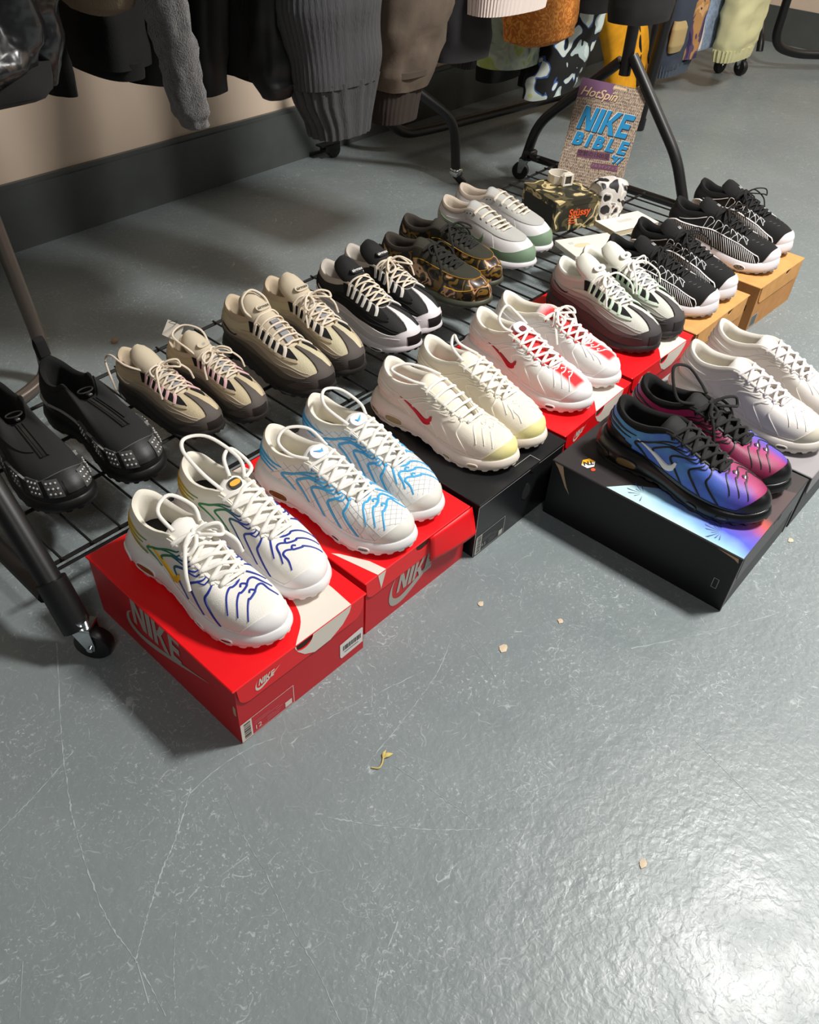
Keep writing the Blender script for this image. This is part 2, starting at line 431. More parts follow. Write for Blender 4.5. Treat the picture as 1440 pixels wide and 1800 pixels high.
class Shoe:
    def __init__(s, name, loc, yaw, right, label, group, scale=1.0, roll=0, pitch=0, **kw):
        P = dict(DEFAULT); P.update(kw); s.P = P; s.right = right
        s.root = empty(name, loc, label=label, category='sneaker', group=group)
        s.root.rotation_euler = (roll, pitch, yaw); s.root.scale = (scale,) * 3
        k = np.array((P['L'], P['W'])); s.B = BASE * k
        s.O = np.stack([P['ox'] * P['L'], P['oy'] * P['W'], P['oz'] * P['H']], 1)
        s.rings = P['rings']
    # -- surfaces
    def nout(s, u):
        e = 1e-3; t = cr(s.B, u + e) - cr(s.B, u - e); t /= np.linalg.norm(t, axis=-1)[..., None] + 1e-12
        return np.stack([t[..., 1], -t[..., 0], 0 * t[..., 0]], -1)
    def pt(s, u, r):
        u, r = np.broadcast_arrays(np.asarray(u, float), np.asarray(r, float)); P = s.P
        b = cr(s.B, u); zb = cr(P['zb'], u); n = s.nout(u)
        B = np.concatenate([b, (zb - .004)[..., None]], -1) - n * .0025
        O = cr(s.O, u); H = (O[..., 2] - B[..., 2])[..., None]; z = np.zeros_like(B); z[..., 2] = 1
        f = lambda k: cr(P[k], u)[..., None]
        d = O - B; d[..., 2] = 0
        P1 = B + n * f('b1') * 2 + z * H * f('k1'); P2 = O - d * f('a2') - z * H * f('s2') + n * f('c2')
        q = r[..., None]
        return B * (1 - q) ** 3 + 3 * P1 * q * (1 - q) ** 2 + 3 * P2 * q * q * (1 - q) + O * q ** 3
    def nrm(s, u, r, fn=None):
        fn = fn or s.pt; e = 2e-3; r = np.asarray(r, float)
        du = fn(np.asarray(u) + e, r) - fn(np.asarray(u) - e, r); r0 = np.clip(r - e, 0, 1); r1 = np.clip(r + e, 0, 1)
        n = np.cross(du, fn(u, r1) - fn(u, r0)); return n / (np.linalg.norm(n, axis=-1)[..., None] + 1e-12)
    def sole(s, u, q):
        u, q = np.broadcast_arrays(np.asarray(u, float), np.asarray(q, float)); P = s.P
        qs, os_ = zip(*s.rings); o = np.interp(q, qs, os_); o = o + np.where(q > .03, cr(P['out'], u) * np.sin(np.clip(q, 0, 1) * math.pi * .9) ** .6, 0)
        z = cr(P['z0'], u) * (1) + (cr(P['zb'], u) - cr(P['z0'], u)) * q
        b = cr(s.B, u); return np.concatenate([b, z[..., None]], -1) + s.nout(u) * o[..., None]
    # -- emission
    def part(s, name, vf, m, parent=None, smooth=True, **kw):
        V, F = vf; V = np.array(V, float)
        if s.right: V[:, 1] *= -1; F = [tuple(f)[::-1] for f in F]
        return mk(name, V, F, m, parent or s.root, smooth, **kw)
    def path(s, ur, per=7, fn=None, lift=0):
        c = smooth_path([(a, b, 0) for a, b in ur], per)[:, :2]
        r = np.clip(c[:, 1], 0, 1); fn = fn or s.pt
        p, n = fn(c[:, 0], r), s.nrm(c[:, 0], np.clip(r, .01, .99), fn)
        return p + n * lift, n
    def ribbon(s, p, n, w, h, closed=False):
        m = len(p); w = np.interp(np.linspace(0, 1, m), np.linspace(0, 1, len(w)), w) if not np.isscalar(w) else np.full(m, w)
        T = np.roll(p, -1, 0) - np.roll(p, 1, 0) if closed else np.gradient(p, axis=0)
        S = np.cross(n, T); S /= np.linalg.norm(S, axis=1)[:, None] + 1e-12
        hh = np.full((m, 1), h) * np.clip(w / (w.max() + 1e-9) * 2.5, .35, 1)[:, None]; w = w[:, None]
        G = np.stack([p - S * w - n * .0012, p - S * w * .72 + n * hh * .75, p + n * hh, p + S * w * .72 + n * hh * .75, p + S * w - n * .0012], 1)
        return grid(G[:, ::-1], cu=closed)
    def rib(s, name, ur, w, h, m, per=7, closed=False, fn=None, **kw):
        p, n = s.path(ur, per, fn)
        return s.part(name, s.ribbon(p, n, w, h, closed), m, **kw)
    def band(s, u0, u1, lo, hi, off, nu=None, nr=5, fn=None, edge=.0014):
        """raised panel between r=lo(u) and r=hi(u)"""
        fn = fn or s.pt; nu = nu or max(6, int(abs(u1 - u0) * 7)); U = np.linspace(u0, u1, nu)
        L = np.array([lo(u) if callable(lo) else lo for u in U]); H = np.array([hi(u) if callable(hi) else hi for u in U])
        t = np.linspace(0, 1, nr); R = L[:, None] + (H - L)[:, None] * t; UU = np.repeat(U[:, None], nr, 1)
        Pn = fn(UU, R); N = s.nrm(UU, np.clip(R, .01, .99), fn)
        top = Pn + N * off
        G = np.concatenate([(Pn - N * edge)[:, :1], top, (Pn - N * edge)[:, -1:]], 1)
        a, b = G[:1].copy(), G[-1:].copy(); a[0] = np.concatenate([(Pn - N * edge)[0, :1], (Pn - N * edge)[0], (Pn - N * edge)[0, -1:]]); b[0] = np.concatenate([(Pn - N * edge)[-1, :1], (Pn - N * edge)[-1], (Pn - N * edge)[-1, -1:]])
        return grid(np.concatenate([a, G, b], 0))
    def bvh(s):
        if not hasattr(s, '_bvh'):
            U = np.arange(0, 18, 1 / 6); R = np.linspace(0, 1, 15)
            V, F = grid(s.pt(U[:, None].repeat(15, 1), R[None].repeat(len(U), 0)), cu=True)
            s._bvh = BVHTree.FromPolygons([Vector(v) for v in V], F)
        return s._bvh
    def drape_top(s, xy, per=6, closed=False):
        c = smooth_path([(a, b, 0) for a, b in xy], per, closed); p, n = [], []
        for x, y, _ in c:
            h = s.bvh().ray_cast(Vector((x, y, .3)), Vector((0, 0, -1)))
            if h[0] is None: continue
            p.append(tuple(h[0])); q = h[1]; n.append(tuple(q if q.z > 0 else -q))
        return np.array(p), np.array(n)
    # -- standard pieces
    def upper(s, m, label=None):
        U = np.arange(0, 18, 1 / 7); R = np.linspace(0, 1, 15)
        return s.part('upper', grid(s.pt(U[:, None].repeat(15, 1), R[None].repeat(len(U), 0)), cu=True), m, label=label)
    def midsole(s, m, label=None, cut=0, outsole=None):
        U = np.arange(0, 18, 1 / 7); Q = np.array([q for q, _ in s.rings])
        G = s.sole(U[:, None].repeat(len(Q), 1), Q[None].repeat(len(U), 0))
        n = len(Q); ins = G[:, -1:] - s.nout(U)[:, None] * .012; ins[..., 2] -= .002
        G = np.concatenate([G, ins], 1)
        if outsole is not None: G[:, 0, 2] += .002
        V, F = grid(G, cu=True); F.append(tuple(k * (n + 1) for k in range(len(U)))[::-1])
        o = s.part('midsole', (V, F), m, label=label)
        if outsole is not None:
            UU = np.arange(0, 18, 1 / 10); nn = s.nout(UU); b = cr(s.B, UU); z0 = cr(s.P['z0'], UU)
            tooth = ((np.arange(len(UU)) // 3) % 2) * .0035 * s.P['teeth']
            tooth = np.where((UU > 6.5) & (UU < 11.5), tooth * .4, tooth)
            ou = cr(s.P['out'], UU)
            ring = lambda off, dz: np.concatenate([b, (z0 + dz)[:, None]], 1) + nn * (off + ou * .5)[:, None]
            G = np.stack([ring(-.012, tooth * .6), ring(-.001, tooth * 1.0), ring(.0022, tooth * .9 + .001), ring(.0026, .0065 + 0 * tooth), ring(-.003, .0075 + 0 * tooth)], 1)
            V, F = grid(G, cu=True); F.append(tuple(k * 5 for k in range(len(UU)))[::-1])
            s.part('outsole', (V, F), outsole)
        return o
    def lining(s, m, insole=None, label=None):
        U = np.arange(0, 18, 1 / 7); O = cr(s.O, U); n = s.nout(U)
        cen = np.array((.06, 0, 0)); d = np.stack([.105 - O[:, 0], -O[:, 1], 0 * U], 1)
        ti = -n.copy(); front = (np.minimum(U, 18 - U) < 5.0)
        T = cr(s.O, U + .01) - cr(s.O, U - .01); T[:, 2] = 0; ti = np.stack([-T[:, 1], T[:, 0], 0 * U], 1); ti /= np.linalg.norm(ti, axis=1)[:, None] + 1e-9
        w = np.clip((np.minimum(U, 18 - U) - 4.2) / 1.4, 0, 1); ro = (.0022 + (s.P['roll'] - .0022) * w)[:, None]
        z = np.array((0, 0, 1.0)); zi = cr(s.P['zb'], U) + .004; low = O.copy(); low[:, 2] = np.minimum(zi, O[:, 2] - .012)
        G = np.stack([O - ti * ro * .30 - z * ro * 1.1, O - ti * ro * .22 - z * ro * .2, O + ti * ro * .25 + z * ro * .45, O + ti * ro * .9 + z * ro * .3, O + ti * ro * 1.35 - z * ro * .5,
                      O + ti * ro * 1.3 - z * ro * 2.2, low + ti * ro * (1.1) + (O - low) * .35, low + ti * ro * .6], 1)
        s.part('collar_lining', grid(G, cu=True), m, label=label)
        UU = np.arange(0, 18, .25); b = cr(s.B, UU); b = np.concatenate([b, (cr(s.P['zb'], UU) + .002)[:, None]], 1) - s.nout(UU) * .006
        s.part('insole', (b.tolist(), [tuple(range(len(UU)))]), insole or m)
    def tongue_line(s):
        tx, tz = s.P['tongue_top']; L, H = s.P['L'], s.P['H']; O = s.O
        a, b_, c_, d_, e_ = s.P['tl']; c = [(O[0, 0] + .012, O[0, 2] + a), (O[2, 0] - .002, O[2, 2] + b_), (O[3, 0], O[3, 2] + c_), (O[4, 0] + .004, O[4, 2] + d_), (O[5, 0] + .006, O[5, 2] + e_), (tx, tz)]
        return smooth_path([(x, 0, z) for x, z in c], 6)
    def tongue(s, m, label=None, puff=1.0):
        c = s.tongue_line(); k = len(c); T = np.gradient(c, axis=0); T /= np.linalg.norm(T, axis=1)[:, None]
        N = np.stack([-T[:, 2], 0 * T[:, 0], T[:, 0]], 1); N[N[:, 2] < 0] *= -1
        t = np.linspace(0, 1, k); w0, w1 = s.P['tongue_w']; w = w0 + (w1 - w0) * t ** 1.3
        w = w * np.where(t > .88, np.sqrt(np.clip(1 - ((t - .88) / .135) ** 2, .02, 1)), 1)
        th = s.P['tongue_t'] * (.55 + .6 * np.exp(-((t - .85) / .2) ** 2) * puff); th = th * np.where(t > .95, np.sqrt(np.clip(1 - ((t - .95) / .055) ** 2, .05, 1)), 1)
        a = np.arange(18) * 2 * math.pi / 18; ca, sa = np.cos(a), np.sin(a)
        sx = np.sign(ca) * np.abs(ca) ** .7; sz = np.sign(sa) * np.abs(sa) ** .8
        y = w[:, None] * sx; drop = -(np.abs(sx) ** 2.2)[None] * (.010 + .006 * t[:, None])
        G = c[:, None] + N[:, None] * (th[:, None] * sz[None] + drop)[..., None]; G[..., 1] += y
        V, F = grid(G, cv=True); F = [f[::-1] for f in F]; n = 18
        F.append(tuple(range(n))); F.append(tuple(range((k - 1) * n, k * n))[::-1])
        s.part('tongue', (V, F), m, label=label); s._tN = N; s._tth = th
    def tongue_frame(s, t=.82, lift=.0):
        """flat frame on the tongue: x to the wearer's right-to-left reading direction"""
        c = s.tongue_line(); i = int(t * (len(c) - 1)); T = c[i] - c[i - 1]; T /= np.linalg.norm(T); N = s._tN[i]
        o = c[i] + N * (s._tth[i] + lift); return o, T, N
    def tongue_text(s, word, size, m, t=.82, shear=0, bold=0, lift=.0006):
        V, F = text_vf(word, size, shear, bold); o, T, N = s.tongue_frame(t, lift)
        ex = np.array((0, 1.0, 0)) if not s.right else np.array((0, -1.0, 0))      # read from the toe, so x runs to the shoe's left
        ex = np.array((0, -1.0, 0)); ey = T
        ex = np.cross(ey, N); W = [o + ex * x + ey * y for x, y, _ in V]
        W = np.array(W)
        if s.right: W[:, 1] *= -1; W = np.array([o * np.array((1, -1, 1)) + (np.array((ex[0], ex[1], ex[2]))) * x + ey * y for x, y, _ in V])
        mk('tongue_mark', W, F, m, s.root, False)
    def tongue_patch(s, w, h, m, t=.8, poly=None, lift=.0005, name='tongue_label', thick=.0012):
        o, T, N = s.tongue_frame(t, lift); ex = np.cross(T, N)
        poly = poly or [(w * math.cos(a) * (abs(math.cos(a)) ** -.4 if abs(math.cos(a)) > .05 else 1), h * math.sin(a)) for a in np.arange(20) * 2 * math.pi / 20]
        V, F = prism(poly, -.0015, thick); s.part(name, ([o + ex * x + T * y + N * z for x, y, z in V], F), m)
    def eyelet(s, u, r=.93, lift=.002):
        return s.pt(np.array([u]), np.array([r]))[0] + s.nrm(np.array([u]), np.array([r]))[0] * lift
    def tongue_z(s, x):
        c = s.tongue_line(); o = np.argsort(c[:, 0]); return float(np.interp(x, c[o, 0], c[o, 2])) + s.P['tongue_t'] * .6
    def laces(s, m, us, r=.0025, style='x', flat=.62, er=.92, extra=(), lift=.0022, sag=0, seed=0, name='laces'):
        rg = random.Random(seed); out = []
        Ls = [s.eyelet(u, er) for u in us]; Rs = [s.eyelet(18 - u, er) for u in us]
        def cross(a, b, hgt):
            d = b - a; pts = [a - (0, 0, .003)]
            for t in (.0, .2, .5, .8, 1.0):
                p = a + d * t; z = p[2] + lift
                if .1 < t < .9: z = max(z + hgt * (1 - abs(2 * t - 1)) , s.tongue_z(p[0]) + r * .9 + hgt * (t == .5))
                pts.append((p[0] + (rg.random() - .5) * sag, p[1], z))
            pts.append(b - (0, 0, .003)); out.append(tube(smooth_path(pts, 5), r, 8, flat=flat, up=(.25, 0, 1)))
        if style in ('bar', 'both'):
            for a, b in zip(Ls, Rs): cross(a, b, .002)
        if style in ('x', 'both', 'zig'):
            for i in range(len(us) - 1):
                if style != 'zig' or i % 2 == 0: cross(Ls[i], Rs[i + 1], .0035)
                if style != 'zig' or i % 2 == 1: cross(Rs[i], Ls[i + 1], .0055)
            if style == 'x': cross(Ls[0], Rs[0], .001)
        for e in extra: out.append(tube(smooth_path(e, 6), r, 8, flat=max(flat, .8), up=(.1, 0.1, 1)))
        s.part(name, merge(*out), m)
        return Ls, Rs
    def knot(s, us, seed=0, loops=2, ends=2, size=1.0, top=None, drop=True, mess=.006):
        """a tied bow or loose ends above the top eyelets: list of centre lines"""
        rg = random.Random(seed); j = lambda v, a=mess: v + (rg.random() - .5) * 2 * a
        L, R = s.eyelet(us[-1], .92), s.eyelet(18 - us[-1], .92); x0 = (L[0] + R[0]) / 2 + .010; K = np.array((x0, j(0, .003), s.tongue_z(x0) + .006)); out = []
        out.append([L, (K[0], (L[1] + K[1]) / 2, K[2]), K]); out.append([R, (K[0], (R[1] + K[1]) / 2, K[2]), K])
        out.append([K + (.003, .005, 0), K + (-.003, 0, .004), K + (.003, -.005, .001), K + (.007, 0, .003)])
        for i in range(loops):
            sd = 1 if i % 2 == 0 else -1; l = size * (.030 + rg.random() * .012); fx = j(.014, .014)
            out.append([K, K + (fx * .4 + .004, sd * l * .5, .010), K + (fx + .006, sd * l, j(.004)), K + (fx + .014, sd * l * .95, -.004), K + (fx + .012, sd * l * .5, .002), K + (.004, 0, 0)])
        for i in range(ends):
            sd = 1 if i % 2 == 0 else -1; l = size * (.034 + rg.random() * .01); gx = j(.02, .014)
            z = lambda p, q: p
            a = K + (gx * .5, sd * l * .6, .004); b = K + (gx + .012, sd * l * 1.15, -.016); c = K + (gx + .022, sd * (l * 1.28), -.040 if drop else -.02)
            out.append([K, a, b, c])
        return out
    def tick(s, m, ur=((6.35, .56), (5.95, .42), (5.5, .27), (5.1, .17), (4.85, .22), (4.68, .38)), w=(.0006, .0020, .0040, .0066, .0062, .0020), h=.0030, **kw):
        return s.rib('swoosh', ur, list(w), h, m, per=6, **kw)

RUB_W = mat('white_rubber', (236, 233, 232), .42)
def tn_shoe(name, loc, yaw, right, label, group, fab, rib, sole, cap, lace, lining, insole, tick=None, ribs_m=None, window=None, eye=None, tongue=None, loops=(), seed=0,
            lace_style='x', heel_rib=None, windows_dark=None, pads=None, tongue_badge=None, rib_w=1.0, rib_h=.0014, curl=True, tick_edge=None, heel_fill=None, outsole=None, grid_m=None, lace_r=.0029, knotted=0, **kw):
    s = Shoe(name, loc, yaw, right, label, group, **kw)
    s.upper(fab); s.midsole(sole, outsole=outsole or sole); s.lining(lining, insole); s.tongue(tongue or fab)
    # rubber tip and the welt that runs round the bite line
    s.part('toe_cap', s.band(-2.2, 2.2, 0, lambda u: .36 * max(0, 1 - (abs(u) / 2.25) ** 2.2) + .02, .0016, nu=34), cap)
    s.part('foxing', s.band(2.0, 16.0, 0, lambda u: .075 + .05 * math.exp(-((u - 9) / 2.2) ** 2), .0014, nu=80, nr=4), sole)
    # heel counter cage
    if heel_fill: s.part('heel_counter', s.band(6.6, 11.4, .06, lambda u: .18 + .34 * max(0, 1 - (abs(u - 9) / 2.45) ** 2), .0012, nu=34), heel_fill)
    R = ribs_m or rib
    for side in (0, 1):
        fl = (lambda a: a) if side == 0 else (lambda a: 18 - a)
        for i in range(5):
            ue = 2.5 + .5 * i; ub = 3.0 + .76 * i; d = ub - ue
            s.rib('rib', [(fl(ue), .92), (fl(ue + .28), .79), (fl(ue + .55 * d + .34), .61), (fl(ub + .40), .42), (fl(ub + .20), .24), (fl(ub - .16), .06)],
                  [.0007 * rib_w, .0010 * rib_w, .0014 * rib_w, .0017 * rib_w, .0017 * rib_w, .0012 * rib_w], rib_h, R)
            if i: s.rib('rib_fork', [(fl(ue - .22), .92), (fl(ue + .06), .80), (fl(ue + .30), .70), (fl(ue + .55 * d + .34), .61)], [.0006 * rib_w, .0009 * rib_w, .0009 * rib_w, .0008 * rib_w], rib_h * .9, R)
        for i, r0 in enumerate((.34, .52, .68)):
            s.rib('heel_rib', [(fl(6.9 - .25 * i), r0 - .03), (fl(7.5), r0 + .04), (fl(8.2), r0 + .02), (fl(8.75), r0 + .05)], [.0006 * rib_w, .0017 * rib_w, .0020 * rib_w, .0008], rib_h, heel_rib or R)
    if curl:
        for i in range(3):
            cx = .219 + .0175 * i - .002 * i; cy = -.002 - .002 * i; rr = .0056 - .0006 * i; ex = .036 - .0045 * i
            p, n = s.drape_top([(cx + .030 - .002 * i, cy + ex + .004), (cx + .014, cy + ex * .75), (cx + .006, cy + ex * .42), (cx + .007, cy + .010), (cx + rr, cy + .002), (cx + .001, cy - rr), (cx - rr, cy), (cx - .001, cy + rr)], 6)
            if len(p) > 5: s.part('toe_curl', s.ribbon(p, n, [.0008 * rib_w, .0014 * rib_w, .0014 * rib_w, .0012 * rib_w], rib_h * .9), R)
            p, n = s.drape_top([(cx + .001, cy - rr), (cx - .004, cy - .013), (cx - .002, cy - .020), (cx + .010, cy - ex * .8), (cx + .022, cy - ex)], 6)
            if len(p) > 5: s.part('toe_curl', s.ribbon(p, n, [.0012 * rib_w, .0014 * rib_w, .0013 * rib_w, .0008 * rib_w], rib_h * .9), R)
            if tick_edge:
                p, n = s.drape_top([(cx - .002, cy - .004), (cx, cy), (cx + .002, cy + .004)], 3); s.part('toe_dash', s.ribbon(p, n, .0014, .0012), tick_edge)
    if grid_m:
        for k in range(9):
            for sg in (1, -1):
                for fl in ((lambda a: a), (lambda a: 18 - a)):
                    pts = [(fl(2.2 + .55 * k + sg * (j - 3) * .22), .08 + .12 * j) for j in range(8)]
                    p, n = s.path(pts, 3); s.part('printed_line', s.ribbon(p, n, .0004, .0005), grid_m)
        for k in range(10):
            for sg in (1, -1):
                p, n = s.drape_top([(.208 + .010 * k - sg * .03, -.045), (.208 + .010 * k, 0), (.208 + .010 * k + sg * .03, .045)], 6)
                k2 = [i for i in range(len(p)) if p[i][0] < .290]
                if len(k2) > 4: s.part('printed_line', s.ribbon(p[k2], n[k2], .0004, .0005), grid_m)
    # eyestay rim
    ey = eye or fab
    s.rib('eyestay', [(u, .955) for u in np.linspace(-5.1, 5.1, 31)], .0024, .0022, ey, per=3)
    us = [1.7, 2.6, 3.3, 3.85, 4.35, 4.8]
    pm = pads or ey
    for u in us[1:]:
        for fl in ((lambda a: a), (lambda a: 18 - a)):
            s.rib('lace_keeper', [(fl(u + .02), .84), (fl(u), .90), (fl(u - .02), .985)], .0034, .0022, pm, per=3)
    extra = list(loops)
    if knotted: extra += s.knot(us, seed, loops=knotted, ends=2)
    s.laces(lace, us, lace_r, lace_style, extra=extra, seed=seed)
    if tick: s.tick(tick)
    if tongue_badge: tongue_badge(s)
    # windows in the sole
    wd = windows_dark or mat('air_window_dark', (52, 44, 44), .15, coat=.6)
    wm = window or mat('air_window_amber', (120, 92, 52), .2, coat=.6)
    for fl in ((lambda a: a), (lambda a: 18 - a)):
        for (uc, q, du, dq, mm) in ((7.75, .42, .42, .15, wd), (6.55, .46, .42, .20, wm), (3.75, .40, .20, .15, wd), (2.55, .45, .24, .15, wd)):
            a = np.arange(16) * 2 * math.pi / 16; cs, sn = np.cos(a), np.sin(a)
            pu = uc + du * np.sign(cs) * np.abs(cs) ** .7; pq = q + dq * np.sign(sn) * np.abs(sn) ** .8
            pu = [fl(x) for x in pu]
            c = s.sole(np.array(pu), np.array(pq)); n = s.nrm(np.array(pu), np.array(pq), s.sole); cc = s.sole(np.array([fl(uc)]), np.array([q]))[0]; nn = s.nrm(np.array([fl(uc)]), np.array([q]), s.sole)[0]
            V = (c + n * .0004).tolist() + [tuple(cc - nn * .0 + nn * .0006)]; F = [(i, (i + 1) % 16, 16) if fl(1) == 1 else ((i + 1) % 16, i, 16) for i in range(16)]
            w_ = s.part('air_window', (V, F), mm)
            s.part('window_rim', s.ribbon(c, n, .0016, .0016, closed=True), sole, parent=w_)
    return s

# ---------------------------------------------------------------- shoe boxes
CREAM = mat('cream_print', (226, 217, 205), .55)
GREYPR = mat('grey_print', (172, 166, 158), .5)
INK = mat('black_print', (26, 26, 28), .6)
CARDIN = mat('dark_box_inside', (52, 34, 24), .9)
TORN = mat('torn_card', (196, 166, 138), .95, .3, 500)
def flat(fr, vf, m, name, parent, z=.0004, **kw):
    V, F = vf
    return mk(name, [tuple(fr @ Vector((v[0], v[1], z + (v[2] if len(v) > 2 else 0)))) for v in V], F, m, parent, False, **kw)
def rect(x0, y0, x1, y1): return [(x0, y0, 0), (x1, y0, 0), (x1, y1, 0), (x0, y1, 0)], [(0, 1, 2, 3)]
def outline_rect(x0, y0, x1, y1, t):
    return merge(rect(x0, y0, x1, y0 + t), rect(x0, y1 - t, x1, y1), rect(x0, y0, x0 + t, y1), rect(x1 - t, y0, x1, y1))
def solid(fr, poly, t, m, name, parent, z=0.0, **kw):
    """outline with thickness lying on a flat frame, concave allowed"""
    V2, F2 = fan(poly); n = len(poly)
    V = [(x, y, z) for x, y in poly] + [(x, y, z + t) for x, y in poly]
    F = [f[::-1] for f in F2] + [tuple(i + n for i in f) for f in F2]
    a = sum(poly[i][0] * poly[(i + 1) % n][1] - poly[(i + 1) % n][0] * poly[i][1] for i in range(n))
    for i in range(n):
        q = (i, (i + 1) % n, (i + 1) % n + n, i + n); F.append(q if a > 0 else q[::-1])
    return mk(name, [tuple(fr @ Vector(v)) for v in V], F, m, parent, False, **kw)
def shoe_box(x, y, yaw, w, d, h, label, body_m, lid_m, flap=.046, notch=.5, group=None, flap_round=.02, side_in=.004, flap_in=.006, nr=.017):
    r = empty('shoe_box', (x + .5 * w * math.cos(yaw) - .5 * d * math.sin(yaw), y + .5 * w * math.sin(yaw) + .5 * d * math.cos(yaw), 0), yaw, label=label, category='box', group=group)
    X0, X1, Y0, Y1, t = -w / 2, w / 2, -d / 2, d / 2, .0028; i = side_in
    walls = merge(box(X0 + i, X1 - i, Y0, Y0 + t, 0, h - .004), box(X0 + i, X1 - i, Y1 - t, Y1, 0, h - .004), box(X0 + i, X0 + i + t, Y0 + t, Y1 - t, 0, h - .004),
                  box(X1 - i - t, X1 - i, Y0 + t, Y1 - t, 0, h - .004), box(X0 + i + t, X1 - i - t, Y0 + t, Y1 - t, 0.0005, .003))
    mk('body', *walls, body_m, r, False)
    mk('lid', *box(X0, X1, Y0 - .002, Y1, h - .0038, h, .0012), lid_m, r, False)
    fr = {'front': frame((X0, Y0, 0), (1, 0, 0), (0, 0, 1)), 'flap': frame((X0, Y0 - .0005, 0), (1, 0, 0), (0, 0, 1)), 'left': frame((X0 + i, Y1, 0), (0, -1, 0), (0, 0, 1)),
          'top': frame((X0, Y0 - .002, h), (1, 0, 0), (0, 1, 0))}
    if flap:
        zt, zb, a, b, q = h - .0015, h - flap, flap_in, w - flap_in, flap_round
        poly = [(a, zt), (a + .002, zb + q)]
        poly += [(a + .002 + q * (1 - math.cos(k * math.pi / 12)), zb + q * (1 - math.sin(k * math.pi / 12))) for k in range(1, 7)]
        poly += [(b - .002 - q * (1 - math.cos(k * math.pi / 12)), zb + q * (1 - math.sin(k * math.pi / 12))) for k in range(6, 0, -1)]
        poly += [(b - .002, zb + q), (b, zt)]
        if notch:
            c = notch * w; poly += [(c + nr, zt)] + [(c + nr * math.cos(k * math.pi / 10), zt - nr * .95 * math.sin(k * math.pi / 10)) for k in range(1, 10)] + [(c - nr, zt)]
        solid(fr['flap'], poly, .0016, lid_m, 'lid_flap', r)
        if notch:
            hole = [(c + (nr + .0) * math.cos(k * math.pi / 10), zt - nr * .95 * math.sin(k * math.pi / 10)) for k in range(11)]
            flat(fr['flap'], fan(hole), CARDIN, 'finger_hole', r, -.0001)
    fr['z_flap'] = .0016 + .0004
    return r, fr
def size_label(r, fr, x0, z0, w, h, paper, ink, panel, number, num_h):
    f = fr['front']
    p = flat(f, outline_rect(x0, z0, x0 + w, z0 + h, .0011), paper, 'size_label', r, .0006)
    bw = w * .2
    flat(f, rect(x0, z0, x0 + bw, z0 + h), paper, 'barcode_panel', p, .0005)
    flat(f, rect(x0 + bw, z0 + .001, x0 + w - .001, z0 + h - .001), panel, 'label_panel', p, .0003)
    rg = random.Random(number); bars = []; z = z0 + h * .08
    while z < z0 + h * .9:
        t = rg.choice((.0007, .0011, .0018, .0024)); bars.append(rect(x0 + bw * .28, z, x0 + bw * .86, min(z + t, z0 + h * .92))); z += t + rg.choice((.0008, .0012, .0018))
    flat(f, merge(*bars), ink, 'barcode', p, .0008)
    V, F = text_vf(number, num_h * 1.4, 0, .0)
    flat(f, ([(vx + x0 + bw + num_h * 1.0, vy + z0 + h * .28, 0) for vx, vy, _ in V], F), paper, 'size_number', p, .0008)
    ln = []
    for k, (a, b, zz) in enumerate(((.05, .42, .62), (.05, .62, .52), (.34, .50, .36), (.34, .66, .27), (.55, .72, .40), (.04, .38, .09), (.34, .62, .17))):
        ln.append(rect(x0 + bw + (w - bw) * a, z0 + h * zz, x0 + bw + (w - bw) * b, z0 + h * (zz + .035)))
    flat(f, merge(*ln), mat('label_line_' + panel.name, [ (v ** (1 / 2.2)) * 255 * .62 + 80 for v in panel.node_tree.nodes['Principled BSDF'].inputs['Base Color'].default_value[:3]], .6), 'printed_line', p, .0008)
    flat(f, rect(x0 + w * .82, z0 + h * .08, x0 + w * .95, z0 + h * .36), paper, 'blank_square', p, .0008)
def big_logo(r, f, x0, z0, hw, wsw, m, name='printed_logo', z=.0006, gap=.30, word=True, sy=1.0, length=None, lx=.115, shear=.28, zmax=None):
    """slanted capitals standing in the bowl of a tick"""
    P = [(px, py * sy) for px, py in swoosh_poly(wsw)]; a = flat(f, fan([(x + x0, y + z0) for x, y in P]), m, name, r, z)
    if word:
        V, F, L = block_word('NIKE', hw, shear, length=length)
        flat(f, ([(vx + x0 + wsw * lx, min(vy + z0 + wsw * gap, zmax or 9), vz) for vx, vy, vz in V], F), m, 'logo_letters', a, z + .0001)
    return a

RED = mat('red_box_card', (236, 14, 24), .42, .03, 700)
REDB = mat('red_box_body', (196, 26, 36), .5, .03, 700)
BLK_B = mat('black_box_card', (22, 23, 25), .36, .05, 500)
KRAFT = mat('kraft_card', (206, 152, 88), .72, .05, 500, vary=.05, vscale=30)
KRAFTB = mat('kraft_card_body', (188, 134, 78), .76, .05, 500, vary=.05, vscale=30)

def crescent(r, fr, w, d, h):
    tp = smooth_path([(.44, .0), (.60, .10), (.665, .26), (.62, .46), (.48, .62), (.50, .70), (.70, .60), (.84, .42), (.885, .20), (.87, 0)], 5)
    flat(fr['top'], fan([(x * w, y * d) for x, y, *_ in [(p[0], p[1]) for p in tp]]), CREAM, 'printed_band', r, .0004)
    c, nr = .5 * w, .0172; zt = h - .0014; rim = [(c + nr * math.cos(k * math.pi / 10), zt - nr * .96 * math.sin(k * math.pi / 10)) for k in range(0, 11)]
    fl = rim + [(.44 * w, zt), (.45 * w, zt - .014), (.50 * w, zt - .030), (.575 * w, zt - .042), (.70 * w, zt - .041), (.80 * w, zt - .028), (.855 * w, zt - .012), (.87 * w, zt)]
    flat(fr['flap'], fan(fl), CREAM, 'printed_band', r, fr['z_flap'])

